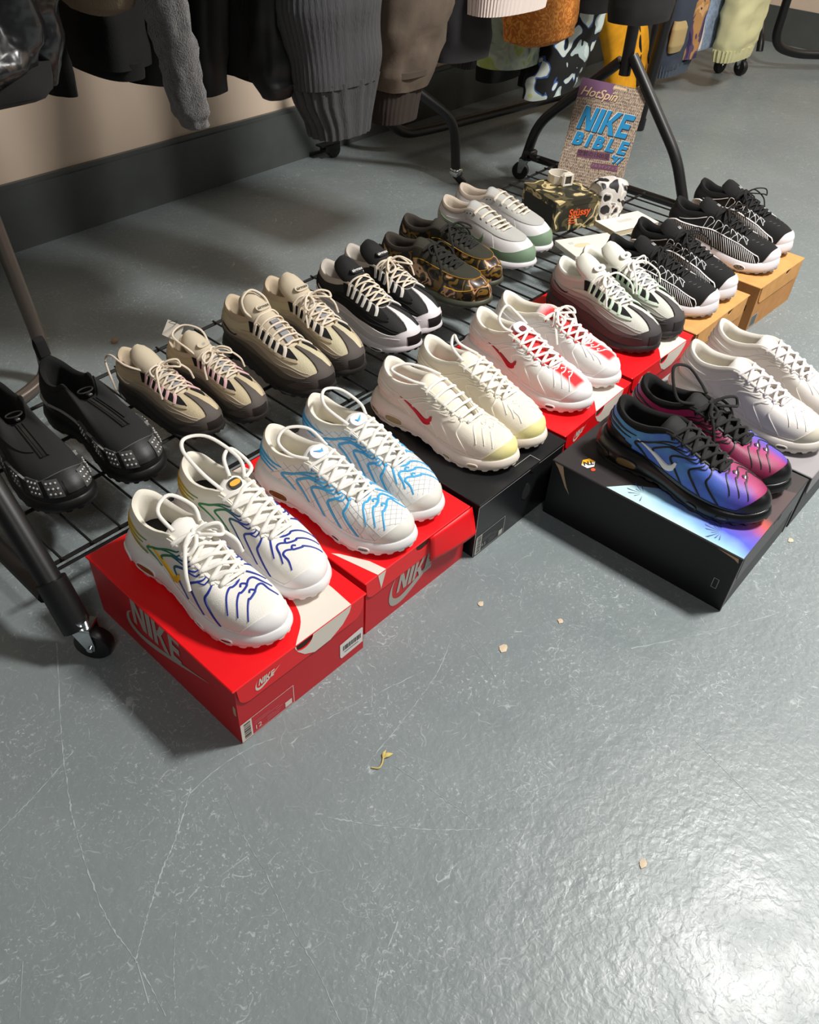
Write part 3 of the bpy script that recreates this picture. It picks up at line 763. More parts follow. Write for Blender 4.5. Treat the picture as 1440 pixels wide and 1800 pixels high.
def box_red_front():
    w, d, h = .252, .357, .128
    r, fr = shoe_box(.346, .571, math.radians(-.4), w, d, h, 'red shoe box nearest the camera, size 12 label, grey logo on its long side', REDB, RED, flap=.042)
    crescent(r, fr, w, d, h)
    big_logo(r, fr['left'], .085, .030, .066, .215, GREYPR, gap=.135, sy=.56, length=.128, lx=.10, shear=.12, zmax=.1235)
    big_logo(r, fr['flap'], .036, h - .034, .0125, .046, CREAM, z=fr['z_flap'], gap=.20)
    size_label(r, fr, .0045, .002, .098, .042, CREAM, INK, mat('label_red', (196, 44, 56), .55), '12', .010)
    f = fr['front']; b = flat(f, fan([(.197, .022), (.200, .017), (.246, .019), (.246, .052), (.243, .055), (.197, .051)]), mat('white_sticker', (232, 226, 222), .5), 'sticker', r, .0007)
    rg = random.Random(3); bars = []; x = .203
    while x < .241: t = rg.choice((.0008, .0014, .0022)); bars.append(rect(x, .032, x + t, .043)); x += t + rg.choice((.0008, .0014))
    flat(f, merge(*bars, rect(.206, .0265, .236, .028)), INK, 'barcode', b, .0009)
    flat(fr['left'], fan([(.347, .066), (.350, .062), (.3535, .064), (.3535, .082), (.350, .085), (.3475, .080)]), TORN, 'torn_corner', r)
box_red_front()
def box_red_second():
    w, d, h = .256, .353, .123
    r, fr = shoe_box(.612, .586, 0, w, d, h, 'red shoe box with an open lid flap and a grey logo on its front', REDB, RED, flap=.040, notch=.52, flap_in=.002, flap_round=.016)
    big_logo(r, fr['front'], .058, .014, .040, .150, GREYPR, gap=.19)
    flat(fr['top'], fan([(.028, 0), (.046, 0), (.040, .03), (.018, .075), (.010, .085)]), CREAM, 'printed_band', r)
    flat(fr['flap'], fan([(.028, h - .0015), (.036, h - .036), (.046, h - .0015)]), CREAM, 'printed_band', r, fr['z_flap'])
    flat(fr['top'], fan([(.0, .30), (.0, .353), (.05, .353), (.055, .33), (.03, .29)]), CREAM, 'printed_band', r)
    # the right half of the flap springs open
    V, F = grid(np.array([[(x * w - w / 2, -d / 2 - .004 - .016 * math.sin(min(1, max(0, (x - .52) / .4)) * 1.5) * t ** .8, h - .0008 - .058 * t + .006 * t * t) for t in np.linspace(0, 1, 8)] for x in np.linspace(.58, 1.0, 10)]))
    o = mk('open_flap', V, F, RED, r); md = o.modifiers.new('thick', 'SOLIDIFY'); md.thickness = .0014
box_red_second()
def box_black():
    w, d, h = .262, .345, .129
    r, fr = shoe_box(.874, .571, 0, w, d, h, 'black shoe box with an outlined size label between two red boxes', BLK_B, BLK_B, flap=0)
    f = fr['front']; edge = mat('worn_black_edge', (176, 174, 170), .7)
    size_label(r, fr, .006, .004, .085, .044, mat('grey_label', (176, 174, 168), .6), INK, mat('label_black', (34, 34, 36), .5), '9.5', .0075)
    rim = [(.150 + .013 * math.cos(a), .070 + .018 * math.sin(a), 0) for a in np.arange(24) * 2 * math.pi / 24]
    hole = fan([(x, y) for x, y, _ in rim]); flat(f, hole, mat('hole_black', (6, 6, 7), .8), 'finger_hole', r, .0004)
    Pn = np.array([tuple(f @ Vector(p)) for p in rim]); mk('hole_rim', *tube(Pn, .0009, 6, closed=True), BLK_B, r)
    flat(f, merge(rect(.002, h - .0085, .258, h - .0072), rect(.001, .004, .0022, h - .008)), edge, 'worn_edge', r, .0005)
    tab = [(.150, h - .0072), (.152, h - .013), (.160, h - .018), (.171, h - .018), (.176, h - .013), (.178, h - .0072)]
    solid(f, tab, .0012, BLK_B, 'tuck_tab', r, .0004)
    T = fr['top']; flat(T, merge(rect(.128, .022, .176, .0228), rect(.176, .0, .1768, .0228)), edge, 'scored_line', r)
    flat(f, merge(rect(.256, .0, .2578, .003), rect(.0042, .0, .008, .0022)), edge, 'worn_corner', r, .0006)
box_black()
def box_red_pair():
    for x, y, yaw, w, label in ((1.150, .582, math.radians(2.2), .262, 'red and cream shoe box under the white sneakers with red laces stripe'),
                                (1.425, .598, math.radians(-.8), .268, 'red and cream shoe box under the grey sneakers with mint straps')):
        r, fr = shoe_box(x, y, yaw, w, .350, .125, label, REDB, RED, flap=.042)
        crescent(r, fr, w, .350, .125)
        big_logo(r, fr['flap'], .036, .125 - .034, .0125, .046, CREAM, z=fr['z_flap'], gap=.20)
box_red_pair()
def box_kraft():
    for x, y, yaw, w, label in ((1.704, .592, 0, .288, 'kraft brown shoe box beside the red box, half hidden by white sneakers'),
                                (2.046, .588, math.radians(-1.2), .272, 'kraft brown shoe box at the far right end of the row')):
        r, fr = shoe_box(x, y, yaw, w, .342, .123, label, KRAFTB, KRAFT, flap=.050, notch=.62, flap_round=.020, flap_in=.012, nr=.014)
        f = fr['front']; flat(f, fan([(.012, .004), (.05, .004), (.05, .040), (.012, .040)]), mat('grey_label', (176, 174, 168), .6), 'size_label', r, .0006)
        flat(f, rect(.015, .007, .047, .037), mat('label_slate', (92, 98, 98), .6), 'label_panel', r, .0008)
        flat(fr['left'], rect(.300, .05, .322, .066), CARDIN, 'side_slot', r, .0004)
box_kraft()
def box_patterned():
    w, d, h = .285, .368, .129
    dark = mat('black_matte_card', (16, 16, 18), .45, .04, 500)
    top = mat_ramp('dark_print_card', (0.4, .6, 0), .5, [(.25, (92, 84, 82)), (.5, (58, 54, 55)), (.8, (46, 43, 45))], .3, noise=.1, nscale=5)
    r, fr = shoe_box(1.076, .187, math.radians(1.0), w, d, h, 'black shoe box on its own in front with a blue and purple lid print', dark, top, flap=.060, notch=.5, flap_round=.014, flap_in=.008)
    for o in list(r.children):
        if o.name.startswith('lid_flap'): o.data.materials[0] = mat('charcoal_flap', (62, 62, 64), .4)
    pm = mat_ramp('burst_print', (4.2, -1.0, 0), .52, [(0, (196, 226, 226)), (.10, (150, 196, 226)), (.24, (88, 96, 208)), (.38, (120, 92, 190)), (.5, (204, 92, 86)), (.62, (92, 78, 78))], .3, noise=.16, nscale=16)
    T = fr['top']; flat(T, fan([(0.001, 0.001), (w * .80, 0.001), (w * .74, d * .12), (w * .5, d * .3), (w * .3, d * .42), (w * .13, d * .62), (.001, d * .70)]), pm, 'lid_print', r)
    for cx, cy, n0 in ((.035, .055, 9), (.030, .200, 8), (.16, .05, 8)):
        sp = []
        for k in range(n0):
            a = math.pi * (k + .5) / n0 + .3; L = .026 + .008 * math.sin(k * 2.3); b = a + .16
            if 0.002 < cx + L * math.cos(b) < w and .002 < cy + L * math.sin(b): sp.append(fan([(cx + .004 * math.cos(a), cy + .004 * math.sin(a)), (cx + L * math.cos(a + .06), cy + L * math.sin(a + .06)), (cx + L * .9 * math.cos(b), cy + L * .9 * math.sin(b))]))
        flat(T, merge(*sp), mat('burst_ray', (74, 92, 140), .35), 'printed_burst', r, .0006)
    hexa = [(.036 + .0155 * math.cos(a + .5), d - .052 + .0125 * math.sin(a + .5)) for a in np.arange(6) * math.pi / 3]
    hx = flat(T, fan(hexa), mat('sticker_white', (236, 232, 226), .4), 'badge_sticker', r, .0006)
    flat(T, fan([(.0365 + .0155 * math.cos(a + .5), d - .052 + .0125 * math.sin(a + .5)) for a in (-1.05, 0, 1.05, 2.0)]), mat('sticker_yellow', (244, 176, 30), .4), 'badge_yellow', hx, .0008)
    flat(T, fan([(.026 + .005 * math.cos(a), d - .068 + .004 * math.sin(a)) for a in np.arange(10) * .628]), mat('sticker_orange', (222, 84, 40), .4), 'badge_dot', hx, .0009)
    V, F = text_vf('TN', .014, .2, .0006); c, s_ = math.cos(2.5), math.sin(2.5)
    flat(T, ([(.037 + x * c - y * s_, d - .052 + x * s_ + y * c, 0) for x, y, _ in V], F), INK, 'badge_letters', hx, .0010)
    Lf = fr['left']
    flat(Lf, fan([(.004, h - .006), (.022, h - .006), (.028, h - .025), (.038, h - .047), (.046, h - .060), (.034, h - .048), (.022, h - .028), (.012, h - .014)]), TORN, 'torn_corner', r)
    flat(Lf, fan([(d - .045, h - .007), (d - .006, h - .007), (d - .004, h - .016), (d - .012, h - .012)]), TORN, 'torn_corner', r)
    grey = mat('grey_card_edge', (150, 148, 148), .7)
    flat(Lf, outline_rect(d - .030, .040, d - .020, .062, .0012), grey, 'side_slot', r)
    for k in range(2):   # tucked side wings showing at the front corners
        solid(fr['front'], [(.002, .0), (.006, .0), (.024, h - .012), (.010, h - .006), (.002, h - .006)] if k == 0 else [(w - .006, 0), (w - .002, 0), (w - .002, h - .006), (w - .010, h - .006), (w - .020, h - .012)], .0010, mat('grey_card_wing', (118, 114, 112), .6), 'side_tuck', r, .0002)
box_patterned()
def box_grey():
    w, d, h = .285, .36, .126
    r, fr = shoe_box(1.372, .190, math.radians(.4), w, d, h, 'grey topped shoe box under the plain white sneakers at the right edge', mat('charcoal_card', (58, 58, 60), .5), mat('grey_card', (150, 146, 148), .5), flap=.05, notch=.5)
    flat(fr['flap'], merge(outline_rect(.03, h - .036, .042, h - .022, .0012)), mat('grey_card_edge', (150, 148, 148), .7), 'side_slot', r, fr['z_flap'])
box_grey()

# ---------------------------------------------------------------- racks
STEEL = mat('black_tube', (16, 16, 17), .42, .04, 200, spec=.5)
STEEL_G = mat('lit_grey_tube', (118, 108, 100), .28, metal=.6)  # warm lit tone of the dark tubes put into the colour
CHROME = mat('chrome', (206, 210, 212), .16, metal=1)
TYRE = mat('black_castor_tyre', (22, 22, 23), .42, .2, 160)
def castor(parent, x, y, z, rz, s=1.0, name='castor'):
    e = empty(name, (x, y, 0)); e.parent = parent
    M = Matrix.Translation((0, 0, 0)) @ Matrix.Rotation(rz, 4, 'Z')
    w = .029 * s
    mk('tyre', *xf(lathe([(w * .45, -.011 * s), (w * .93, -.011 * s), (w, -.008 * s), (w, .008 * s), (w * .93, .011 * s), (w * .45, .011 * s)], 22, 'y'), M @ Matrix.Translation((.012 * s, 0, w))), TYRE, e)
    fk = []
    for sd in (-1, 1):
        y0 = sd * .0135 * s
        pr = prism([(-.014 * s, 0), (.006 * s, -.045 * s), (.018 * s, -.045 * s), (.020 * s, -.034 * s), (.018 * s, 0)], -.0012 * s, .0012 * s)
        fk.append(xf(pr, M @ Matrix.Translation((0, y0, w + .040 * s)) @ Matrix.Rotation(math.pi / 2, 4, 'X')))
    fk.append(xf(box(-.016 * s, .019 * s, -.0147 * s, .0147 * s, w + .038 * s, w + .043 * s), M))
    mk('fork', *merge(*fk), CHROME, e, False)
    mk('axle_cap', *xf(lathe([(.0001, -.018 * s), (.005 * s, -.018 * s), (.005 * s, .018 * s), (.0001, .018 * s)], 10, 'y'), M @ Matrix.Translation((.012 * s, 0, w))), CHROME, e)
    mk('stem', *lathe([(.012 * s, w + .043 * s), (.012 * s, w + .052 * s), (.008 * s, w + .052 * s), (.008 * s, z)], 14), CHROME, e)
    return e
def rack_end(parent, x, yc, ysp, apex, r=.0165, feet=(1, 1), top=1.52, lean=(0, 0), rz=(0.4, 2.4), knee=.19):
    """a post on an inverted V whose legs turn upright near the floor"""
    ya, yb = yc - ysp, yc + ysp
    mk('post', *tube([(x, yc, apex - .02), (x, yc, top)], r * 1.08, 12), STEEL, parent)
    for yy, sg in ((ya, -1), (yb, 1)):
        p = fillet([(x, yc + sg * .012, apex + .01), (x, yy - sg * .012, knee), (x, yy, .085)], .06)
        mk('leg', *tube(p, r, 12), STEEL, parent)
        mk('foot_sleeve', *tube([(x, yy, .135), (x, yy, .078)], r * 1.22, 14), STEEL, parent)
        castor(parent, x, yy, .08, rz[0 if sg < 0 else 1])
    mk('end_bar', *tube([(x, ya + .012, .125), (x, yb - .012, .125)], r * .72, 10), STEEL, parent)
SHZ = .100      # wire shelf height
RX0, RX1 = .300, 2.49
main = empty('clothes_rack', (1.4, 1.3, 0), label='black tubular clothes rack with a wire shelf holding the back row of shoes', category='clothes rack')
def sub(fn, *a, **k): return fn(*a, **k)
mi = Matrix.Translation((-1.4, -1.3, 0))
class Shift:
    """parts are written in room coordinates and moved under their rack"""
def rk(name, vf, m, parent=main, off=(1.4, 1.3, 0), **kw):
    V, F = vf; return mk(name, [(v[0] - off[0], v[1] - off[1], v[2] - off[2]) for v in V], F, m, parent, **kw)
def castor_at(parent, off, x, y, z, rz, s=1.0): return castor(parent, x - off[0], y - off[1], z, rz, s)
OFF = (1.4, 1.3, 0)
# right end: apex high, knees above the shelf
xe = RX1
rk('post', tube([(xe, 1.325, .40), (xe, 1.345, 1.55)], .0175, 12), STEEL)
rk('leg', tube(fillet([(xe, 1.310, .455), (xe, 1.090, .215), (xe, 1.022, .075)], .05), .0165, 12), STEEL)
rk('leg', tube(fillet([(xe, 1.345, .435), (xe, 1.610, .195), (xe, 1.640, .070)], .07), .0165, 12), STEEL)
rk('end_bar', tube([(xe, 1.035, .083), (xe, 1.635, .083)], .0125, 10), STEEL)
rk('shelf_bracket', merge(box(xe - .055, xe - .012, 1.585, 1.615, .085, .118, .004), box(xe - .055, xe - .030, 1.560, 1.600, .092, .108, .003)), STEEL)
for yy in (1.022, 1.640): castor_at(main, OFF, xe, yy, .075, 1.9)
# left end: long sloping front leg with a sleeve and a castor
xl = .286
rk('leg', tube(fillet([(xl + .004, 1.30, .62), (xl + .004, 1.14, .36), (xl + .002, .985, .195), (xl, .880, .072)], .2), .0190, 14), STEEL)
rk('leg', tube(fillet([(xl + .004, 1.30, .62), (xl + .004, 1.55, .32), (xl, 1.64, .075)], .2), .0165, 12), STEEL)
rk('foot_sleeve', tube([(xl + .0005, .918, .128), (xl, .872, .058)], .0232, 16), STEEL)
rk('end_bar', tube([(xl - .01, .925, .098), (xl - .01, 1.62, .098)], .0140, 10), STEEL)
rk('post', tube([(xl + .004, 1.30, .60), (xl + .004, 1.325, 1.55)], .0175, 12), STEEL)
castor_at(main, OFF, xl + .004, .866, .066, -.95, 1.0); castor_at(main, OFF, xl, 1.64, .075, 2.0)
rk('rail', tube([(xl, 1.33, 1.55), (xe + .02, 1.345, 1.55)], .016, 12), STEEL)
# wire shelf
Y0s, Y1s = .978, 1.545
def back_y(x): return 1.372 + (x - .3) * .056       # the shelf's back edge runs a little off square
for k in (0, .35, .68, 1):
    ya, yb = Y0s + (back_y(xl) - Y0s) * k, Y0s + (back_y(xe) - Y0s) * k
    rk('shelf_rail', tube([(xl + .02, ya, SHZ - .004), (xe - .02, yb, SHZ - .004)], .0036, 6), STEEL)
rk('shelf_lower_rail', tube([(xl + .03, Y0s + .004, SHZ - .022), (xe - .02, Y0s + .004, SHZ - .022)], .0030, 6), STEEL)
nw = 41
for k in range(nw):
    x = xl + .045 + (xe - xl - .09) * k / (nw - 1)
    rk('shelf_wire', tube([(x, Y0s - .006, SHZ), (x, back_y(x) + .006, SHZ)], .0024, 6), STEEL)
# ---- rack behind, nearer the wall
back = empty('clothes_rack', (1.4, 1.8, 0), label='dark tubular clothes rack standing behind, between the shelf rack and the wall', category='clothes rack')
OB = (1.4, 1.8, 0)
def bk(name, vf, m=STEEL, **kw): return rk(name, vf, m, back, OB, **kw)
bk('leg', tube(fillet([(1.96, 2.03, .46), (2.265, 1.79, .205), (2.262, 1.765, .045)], .06), .0160, 12))
bk('leg_socket', box(2.246, 2.280, 1.748, 1.782, .030, .056, .003), CHROME)
bk('foot', tube([(2.262, 1.765, .034), (2.285, 1.745, .004)], .013, 10))
bk('leg', tube(fillet([(1.98, 2.03, .46), (1.95, 2.05, .9), (1.95, 2.03, 1.55)], .1), .0160, 12))
bk('leg', tube(fillet([(.61, 1.66, 1.0), (.628, 1.62, .40), (.646, 1.60, .085), (.638, 1.59, .018)], .05), .0155, 12), STEEL_G)
bk('floor_tube', tube(fillet([(.646, 1.60, .10), (.640, 1.59, .022), (.555, 1.545, .020), (.30, 1.50, .020)], .05), .0145, 12), STEEL_G)
bk('side_tube', tube(fillet([(.585, 1.70, .60), (.600, 1.66, .385), (.560, 1.66, .33)], .05), .016, 12), STEEL_G)
bk('leg', tube(fillet([(.61, 1.66, 1.0), (.63, 2.0, 1.5), (.63, 2.03, 1.55)], .2), .0155, 12), STEEL_G)
bk('rail', tube([(.63, 2.03, 1.55), (1.95, 2.03, 1.55)], .016, 12))
# ---- rack along the wall on the right, its floor tube bent up at the end
side = empty('clothes_rack', (3.4, 1.95, 0), label='black clothes rack along the back wall with a bent floor tube', category='clothes rack')
OS = (3.4, 1.95, 0)
def sd_(name, vf, m=STEEL, **kw): return rk(name, vf, m, side, OS, **kw)
sd_('floor_tube', tube(fillet([(2.20, 2.10, .72), (2.24, 2.10, .16), (2.33, 2.08, .075), (2.52, 2.07, .066), (3.3, 2.05, .05), (4.3, 1.98, .045)], .10), .0185, 12))
sd_('post', tube([(3.33, 1.66, .04), (3.30, 1.62, .60), (3.30, 1.85, 1.5)], .0225, 12))
sd_('foot_cap', tube([(3.335, 1.662, .045), (3.338, 1.664, .004)], .026, 12), TYRE)
sd_('leg', tube(fillet([(4.72, 1.84, .55), (4.60, 1.83, .20), (4.565, 1.80, .078)], .15), .0170, 12))
sd_('rail', tube([(2.20, 2.10, .70), (2.25, 2.0, 1.5), (4.70, 1.86, 1.5), (4.72, 1.84, .5)], .015, 12))
for (x, y, a) in ((4.565, 1.80, -1.9), (4.50, 1.88, -.2)): castor_at(side, OS, x, y, .075, a, 1.25)
far = empty('clothes_rack', (5.1, 1.5, 0), label='black rack frame with a curved floor tube in the far right corner', category='clothes rack')
OFR = (5.1, 1.5, 0)
def fr_(name, vf, m=STEEL, **kw): return rk(name, vf, m, far, OFR, **kw)
fr_('floor_tube', tube(fillet([(4.74, 1.72, .60), (4.78, 1.74, .12), (4.90, 1.66, .075), (5.30, 1.30, .075)], .12), .0215, 14))
fr_('leg', tube(fillet([(5.06, 1.78, .80), (5.07, 1.78, .34), (4.95, 1.66, .12), (4.94, 1.65, .08)], .08), .0175, 12))
fr_('foot_lug', merge(lathe([(.02, 0), (.024, .02), (.024, .045), (.02, .06)], 14)), STEEL); far.children[-1].location = (4.93 - 5.1, 1.645 - 1.5, .0)
fr_('upright', tube(fillet([(4.74, 1.72, .58), (4.85, 1.66, 1.4), (5.2, 1.5, 1.5)], .1), .0175, 12))
# small black castor against the skirting behind the knitwear
cz = empty('loose_castor', (2.13, 2.235, 0), label='small black castor on the floor against the skirting', category='castor')
mk('wheel', *xf(lathe([(.008, -.012), (.026, -.012), (.028, -.009), (.028, .009), (.026, .012), (.008, .012)], 18, 'y'), Matrix.Translation((0, 0, .028))), TYRE, cz)
mk('bracket', *merge(box(-.05, .02, -.016, -.0135, .026, .05), box(-.05, .02, .0135, .016, .026, .05), box(-.07, .02, -.016, .016, .048, .054)), STEEL, cz, False)

# ---------------------------------------------------------------- layered runner (wavy side panels, webbing lace loops)
def wave_shoe(name, loc, yaw, right, label, group, bands, guard, mesh, strap, lace, lining, insole, tongue, ladder, sole, out, eye, mark=None, mark_word='airmax', seed=0, knotted=0, loops=(), lace_style='x', toe_out=None, strap2=None, lace_r=.0025, **kw):
    kw = dict(dict(zb=sym([.032, .029, .024, .022, .024, .029, .035, .038, .040, .040]), z0=sym([.015, .011, .005, .001, .001, .003, .001, 0, .002, .004]),
                   oz=sym([.082, .083, .085, .091, .101, .111, .102, .098, .106, .115]), tongue_top=(.068, .146), tongue_w=(.022, .031), tongue_t=.0068, tl=(-.010, -.003, .000, .002, .008),
                   roll=.0095, out=sym([.002, .003, .003, .004, .003, .002, .004, .006, .006, .006])), **kw)
    s = Shoe(name, loc, yaw, right, label, group, **kw)
    s.upper(mesh); s.midsole(sole, outsole=out); s.lining(lining, insole); s.tongue(tongue, puff=1.5)
    wv = lambda u: .018 * math.sin(u * 2.6)
    def env(u, top, toe, heel):
        a = min(u % 18, 18 - u % 18); e = top + (heel - top) * math.exp(-((a - 9) / 1.6) ** 2)
        return e * (1 - math.exp(-((a - .4) / 1.7) ** 4)) + toe * math.exp(-((a - .4) / 1.7) ** 4)
    lv = [(.0, .0, .0), (.17, .17, .34), (.28, .24, .50), (.39, .28, .64), (.50, .30, .78)]
    for i, m in enumerate(bands):
        lo = (lambda u, i=i: max(0, env(u, *lv[i]) + (wv(u + i) if i else 0) - .01)); hi = (lambda u, i=i: env(u, *lv[i + 1]) + wv(u + i + 1))
        s.part('side_layer', s.band(1.2, 16.8, lo, hi, .0030 - .0005 * i, nu=110, nr=4), m)
        p, n = s.path([(u, hi(u)) for u in np.linspace(1.3, 16.7, 80)], 1); s.part('layer_edge', s.ribbon(p, n, .0011, .0012 + .0026 - .0005 * i), m)
    # toe guard with a tongue running up to the lacing
    gh = lambda u: .31 * max(0, 1 - (abs(u) / 3.0) ** 2) + .69 * math.exp(-(u / .40) ** 4) * .98 + .03
    s.part('toe_guard', s.band(-2.9, 2.9, 0, lambda u: min(.99, gh(u)), .0030, nu=72, nr=7), guard)
    p, n = s.path([(u, min(.99, gh(u))) for u in np.linspace(-2.8, 2.8, 60)], 1); s.part('guard_seam', s.ribbon(p, n, .0007, .0034), guard)
    tl = s.band(-.75, .75, 0, .20, .0042, nu=12); s.part('toe_bumper', tl, toe_out or out)
    # quarter panel under the lacing
    for fl in ((lambda a: a), (lambda a: 18 - a)):
        a, b = fl(1.7), fl(6.0); u0, u1 = min(a, b), max(a, b)
        s.part('eyestay', s.band(u0, u1, lambda u: .57, .655, .0026, nu=32), eye)
    bw_ = mat('black_webbing', (11, 11, 12), .9)
    for u0, u1 in ((1.5, 5.25), (12.75, 16.5)): s.part('lacing_gap', s.band(u0, u1, .655, .955, .0018, nu=28), bw_)
    us = [2.15, 2.98, 3.52, 3.98, 4.38, 4.74]
    for k, u in enumerate(us):
        for fl in ((lambda a: a), (lambda a: 18 - a)):
            s.rib('lace_loop', [(fl(u + (1.1 - .18 * u) * .85), .62), (fl(u + (1.1 - .18 * u) * .62), .72), (fl(u + (1.1 - .18 * u) * .25), .86), (fl(u), .985)], .0046, .0042, strap if (k % 2 == 0 or strap2 is None) else strap2, per=3)
    # ladder moulding down the tongue
    c = s.tongue_line(); lad = []
    for i in range(8, 22, 2):
        if i < len(c) - 1:
            T = c[i + 1] - c[i]; T /= np.linalg.norm(T); N = s._tN[i]; o = c[i] + N * s._tth[i]; ex = np.array((0, 1.0, 0))
            lad.append(([tuple(o + ex * a + T * b + N * h) for a, b, h in ((-.0105, -.0052, -.003), (.0105, -.0052, -.003), (.0105, .0044, -.003), (-.0105, .0044, -.003), (-.009, -.0042, .0022), (.009, -.0042, .0022), (.009, .0034, .0022), (-.009, .0034, .0022))],
                        [(4, 5, 6, 7), (0, 1, 5, 4), (1, 2, 6, 5), (2, 3, 7, 6), (3, 0, 4, 7)]))
    s.part('tongue_ladder', merge(*lad), ladder)
    extra = list(loops) + (s.knot(us, seed, loops=knotted, ends=2) if knotted else [])
    s.laces(lace, us, lace_r, lace_style, extra=extra, seed=seed, sag=.003, er=.97)
    if mark:
        s.tongue_patch(.017, .0085, mark[0], t=.86)
        s.tongue_text(mark_word, .0105, mark[1], t=.86, shear=.15, bold=.0002, lift=.0022)
    # bubble windows low on the heel and forefoot
    wm = mat('air_window_grey', (70, 70, 70), .2, coat=.5)
    for fl in ((lambda a: a), (lambda a: 18 - a)):
        for (uc, q, du, dq) in ((7.4, .40, .5, .18), (2.9, .38, .38, .16)):
            a = np.arange(16) * 2 * math.pi / 16; pu = np.array([fl(uc + du * math.copysign(abs(math.cos(t)) ** .7, math.cos(t))) for t in a]); pq = q + dq * np.sign(np.sin(a)) * np.abs(np.sin(a)) ** .8
            cc = s.sole(pu, pq); n = s.nrm(pu, pq, s.sole); ce = s.sole(np.array([fl(uc)]), np.array([q]))[0] + s.nrm(np.array([fl(uc)]), np.array([q]), s.sole)[0] * .0006
            w_ = s.part('air_window', ((cc + n * .0004).tolist() + [tuple(ce)], [(i, (i + 1) % 16, 16) if fl(1) == 1 else ((i + 1) % 16, i, 16) for i in range(16)]), wm)
            s.part('window_rim', s.ribbon(cc, n, .0014, .0013, closed=True), sole, parent=w_)
    s.rib('swoosh', [(7.6, .58), (7.2, .50), (6.8, .42), (6.5, .40), (6.35, .46)], [.0004, .0011, .0019, .0018, .0008], .0042, mark[1] if mark else lace, per=5)
    return s

